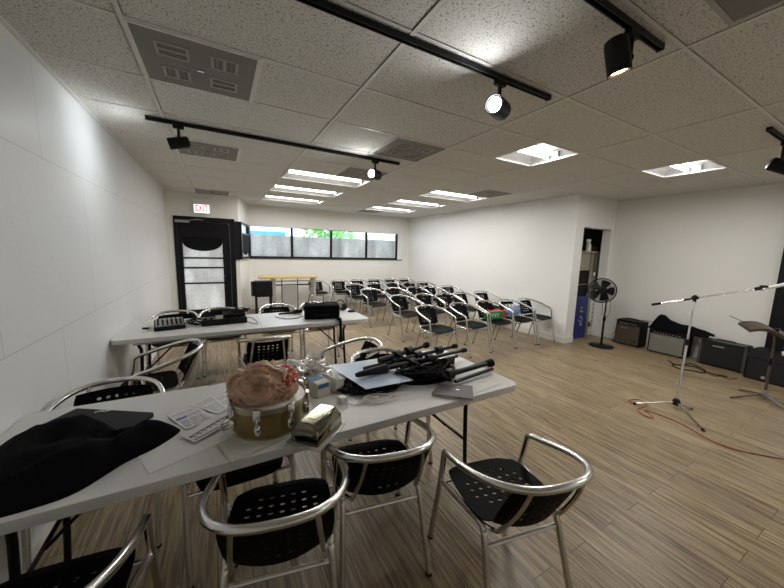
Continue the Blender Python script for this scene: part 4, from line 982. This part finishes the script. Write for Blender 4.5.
obj('badge', MB().lathe([(.018, 0), (.018, .004), (.001, .004)], (.12, -.134, .10), 14, Matrix.Rotation(R(90), 4, 'X')), 'blackm', a1)
a2 = amp('silver grille guitar amplifier under the black cover', 6.74, -.11, .38, .40, .26, 'grille', .055, 'Fender', ctrlmat='blackp', handle=False)
def cover(u, v):
    Y = .40 - .76 * u; pr_ = [(-.36, .05), (-.30, .075), (-.16, .115), (.0, .125), (.12, .15), (.20, .19), (.27, .255), (.32, .21), (.38, .06), (.40, .02)]
    h = .02
    for (a, ha), (b, hb) in zip(pr_, pr_[1:]):
        if a <= Y <= b: h = ha + (hb - ha) * (Y - a) / (b - a)
    q = math.sin(math.pi * v) ** .6 if 0 < v < 1 else 0
    w_ = .13 + .012 * math.sin(9 * Y)
    z = .405 + h * q + .022 * noise.noise(Vector((Y * 9, v * 5, 2))) * q
    return (6.865 - math.cos(math.pi * v) * w_ - .02, Y, z)
solo('amp_cover', MB().surf(cover, 26, 12, .003), 'blackf', 'black cloth cover heaped on the silver grille amplifier', 'cover')
a3 = amp('black guitar amplifier with grey edges and a small plate, third from the fan', 6.74, -.76, -.27, .375, .26, 'grillek', 0)
for sx in (-1, 1): obj('edge_strip', MB().box((sx * .235, -.132, .19), (.028, .008, .35)), 'corner', a3)
obj('name_plate', MB().box((-.04, -.139, .315), (.12, .004, .02)), 'steel', a3); obj('top_panel', MB().box((0, -.02, .377), (.44, .14, .006)), 'corner', a3)
a4 = thing('floor_speaker', 'large black wedge speaker at the right edge by the post', 'speaker', (6.72, -1.10, 0), R(-98))
pr = [(-.17, 0), (.17, 0), (.17, .40), (-.08, .40), (-.17, .30)]
Mp = Matrix(((0, 0, 1, 0), (1, 0, 0, 0), (0, 1, 0, 0), (0, 0, 0, 1)))
obj('cabinet', MB().prism(pr, -.29, .29, Mp), 'tolex', a4, bev=.012)
obj('grille', MB().box((0, -.175, .15), (.52, .008, .26)), 'grillek', a4); obj('badge', MB().lathe([(.02, 0), (.02, .006), (.001, .007)], (-.10, -.180, .06), 16, Matrix.Rotation(R(90), 4, 'X')), 'chrome', a4)
obj('handle', MB().tube([(-.10, .06, .40), (-.08, .06, .43), (.08, .06, .43), (.10, .06, .40)], .010, 8, smooth=4), 'blackr', a4)
solo('pink_paper', MB().box((6.62, -1.18, .418), (.14, .20, .03), .2), 'pinkp', 'pinkish flat packet on the floor speaker', 'packet', bev=.003)
def floor_cable(name, pts, r_, m, label):
    return solo(name, MB().tube([(x, y, r_ + .0005) for x, y in pts], r_, 6, smooth=8), m, label, 'cable')
floor_cable('black_cable', [(6.42, -.04), (6.29, -.17), (6.40, -.22), (6.57, -.25), (6.50, -.36), (6.41, -.46), (6.24, -.50), (6.20, -.40), (6.12, -.28), (6.2, -.16), (6.33, -.2), (6.44, -.34), (6.34, -.47), (6.3, -.58), (6.36, -.7)], .007, 'blackr', 'black cable looped on the floor in front of the amplifiers')
floor_cable('red_cable', [(4.24, -.50), (4.30, -.45), (4.42, -.49), (4.40, -.58), (4.28, -.60), (4.14, -.60), (4.06, -.68), (4.08, -.76), (4.15, -.70), (4.20, -.64), (4.22, -.85), (4.17, -1.0), (4.11, -1.12), (4.08, -1.25), (4.12, -1.36), (4.20, -1.46), (4.30, -1.58), (4.38, -1.75)], .0045, 'redc', 'thin red cable running from the microphone stand to the right edge')
solo('amp_cable', MB().tube([(6.86, .62, .47), (6.82, .45, .50), (6.80, .30, .49), (6.85, .2, .43)], .004, 6, smooth=6), 'blackr', 'thin dark cable arching between the two left amplifiers', 'cable')
floor_cable('brown_cable', [(6.30, -.52), (6.22, -.60), (6.30, -.66), (6.26, -.74), (6.40, -.78)], .005, 'brownc', 'short brown cable on the floor before the third amplifier')

# ------------------------------------------------------------------ microphone stand with boom
ms = thing('microphone_stand', 'chrome microphone stand with a long boom arm on the open floor', 'microphone stand', (4.56, -.765, 0))
def L_(p): return Vector(p) - Vector((4.56, -.765, 0))
top = Vector((.205, .045, 1.175))
obj('hub', MB().lathe([(.022, .035), (.034, .045), (.036, .08), (.024, .10), (.018, .11)], n=16), 'blackp', ms)
obj('pole', MB().tube([(0, 0, .08), tuple(top * .60 + Vector((0, 0, 0)))], .0125, 12), 'chrome', ms)
obj('pole', MB().tube([tuple(top * .58), tuple(top)], .009, 12), 'chrome', ms)
obj('collar', MB().tube([tuple(top * .57), tuple(top * .625)], .018, 12), 'blackp', ms)
for fx, fy in ((4.235, -.52), (4.68, -.86), (4.22, -1.09)):
    q = L_((fx, fy, .012)); l = obj('leg', MB().tube([(0, 0, .075), tuple(q * .5 + Vector((0, 0, .035))), tuple(q)], .0085, 8), 'chrome' if fy < -1 else 'steel', ms)
    obj('foot_cap', MB().tube([tuple(q * .95 + Vector((0, 0, .003))), tuple(q)], .013, 10), 'blackr', l)
bd = Vector((.7, -.71, 0)).normalized()
def bp(s, z): return top + bd * s + Vector((0, 0, z - 1.18))
obj('clutch', MB().ball(tuple(top), (.022, .022, .03), 14, 10).tube([tuple(top + Vector((0, 0, -.05))), tuple(top)], .016, 10).box(tuple(top), (.05, .03, .03), R(-45)), 'blackp', ms)
obj('boom', MB().tube([bp(-.34, 1.085), bp(.50, 1.305)], .0065, 10), 'chrome', ms)
obj('boom_grip', MB().tube([bp(-.10, 1.148), bp(.03, 1.182)], .010, 10), 'blackp', ms)
obj('counterweight', MB().tube([bp(-.37, 1.077), bp(-.29, 1.098)], .013, 10), 'blackr', ms)
obj('clip', MB().tube([bp(.48, 1.30), bp(.53, 1.313)], .018, 12).box(bp(.545, 1.33), (.05, .03, .022), R(-45)), 'blackp', ms)
mc = thing('microphone', 'white handheld microphone clipped at the right end of the boom', 'microphone', tuple(Vector((4.56, -.765, 0)) + bp(.53, 1.30)))
obj('body', MB().tube([(0, 0, .005), tuple(bd * .10 + Vector((0, 0, .035))), tuple(bd * .28 + Vector((0, 0, .10)))], [.013, .016, .022], 14), 'white', mc)
obj('end_ring', MB().tube([tuple(bd * -.012 + Vector((0, 0, .001))), tuple(bd * .012 + Vector((0, 0, .008)))], .0165, 14), 'chrome', mc)

# music stand at the right edge
mu = thing('music_stand', 'brown folding music stand with curved tray at the right edge', 'music stand', (5.80, -1.14, 0))
obj('pole', MB().tube([(0, 0, .03), (.04, .01, .45)], .013, 10).tube([(.04, .01, .42), (.07, .02, .80)], .010, 10), 'brown', mu)
obj('collar', MB().tube([(.036, .009, .40), (.042, .01, .48)], .018, 10), 'blackp', mu)
for fx, fy in ((-.33, .19), (.10, .22), (-.26, -.26)):
    obj('leg', MB().tube([(0, 0, .055), (fx * .5, fy * .5, .035), (fx, fy, .008)], .009, 8), 'steel' if fy < 0 else 'brown', mu)
obj('hub', MB().lathe([(.02, .02), (.026, .03), (.026, .09), (.016, .11)], n=14), 'steel', mu)
u_ = Vector((.87, -.49, 0)); v_ = Vector((.49, .87, 0))
def tray(u, v):
    s_ = -.36 + .50 * u; z_ = .845 + .045 * math.sin(math.pi * min(1, u * 1.25)) - .085 * u
    return tuple(Vector((.07, .02, 0)) + u_ * s_ + v_ * (v - .5) * .13 + Vector((0, 0, z_ + .06 * (v - .5))))
obj('tray', MB().surf(tray, 14, 4, .035), 'brown', mu)
obj('rod', MB().tube([tuple(Vector((.07, .02, 0)) + u_ * -.55 + Vector((0, 0, .955))), tuple(Vector((.07, .02, 0)) + u_ * -.33 + Vector((0, 0, .87)))], .004, 6), 'blackm', mu)
obj('bracket', MB().box((.07, .02, .80), (.05, .05, .05)), 'blackm', mu, bev=.004)
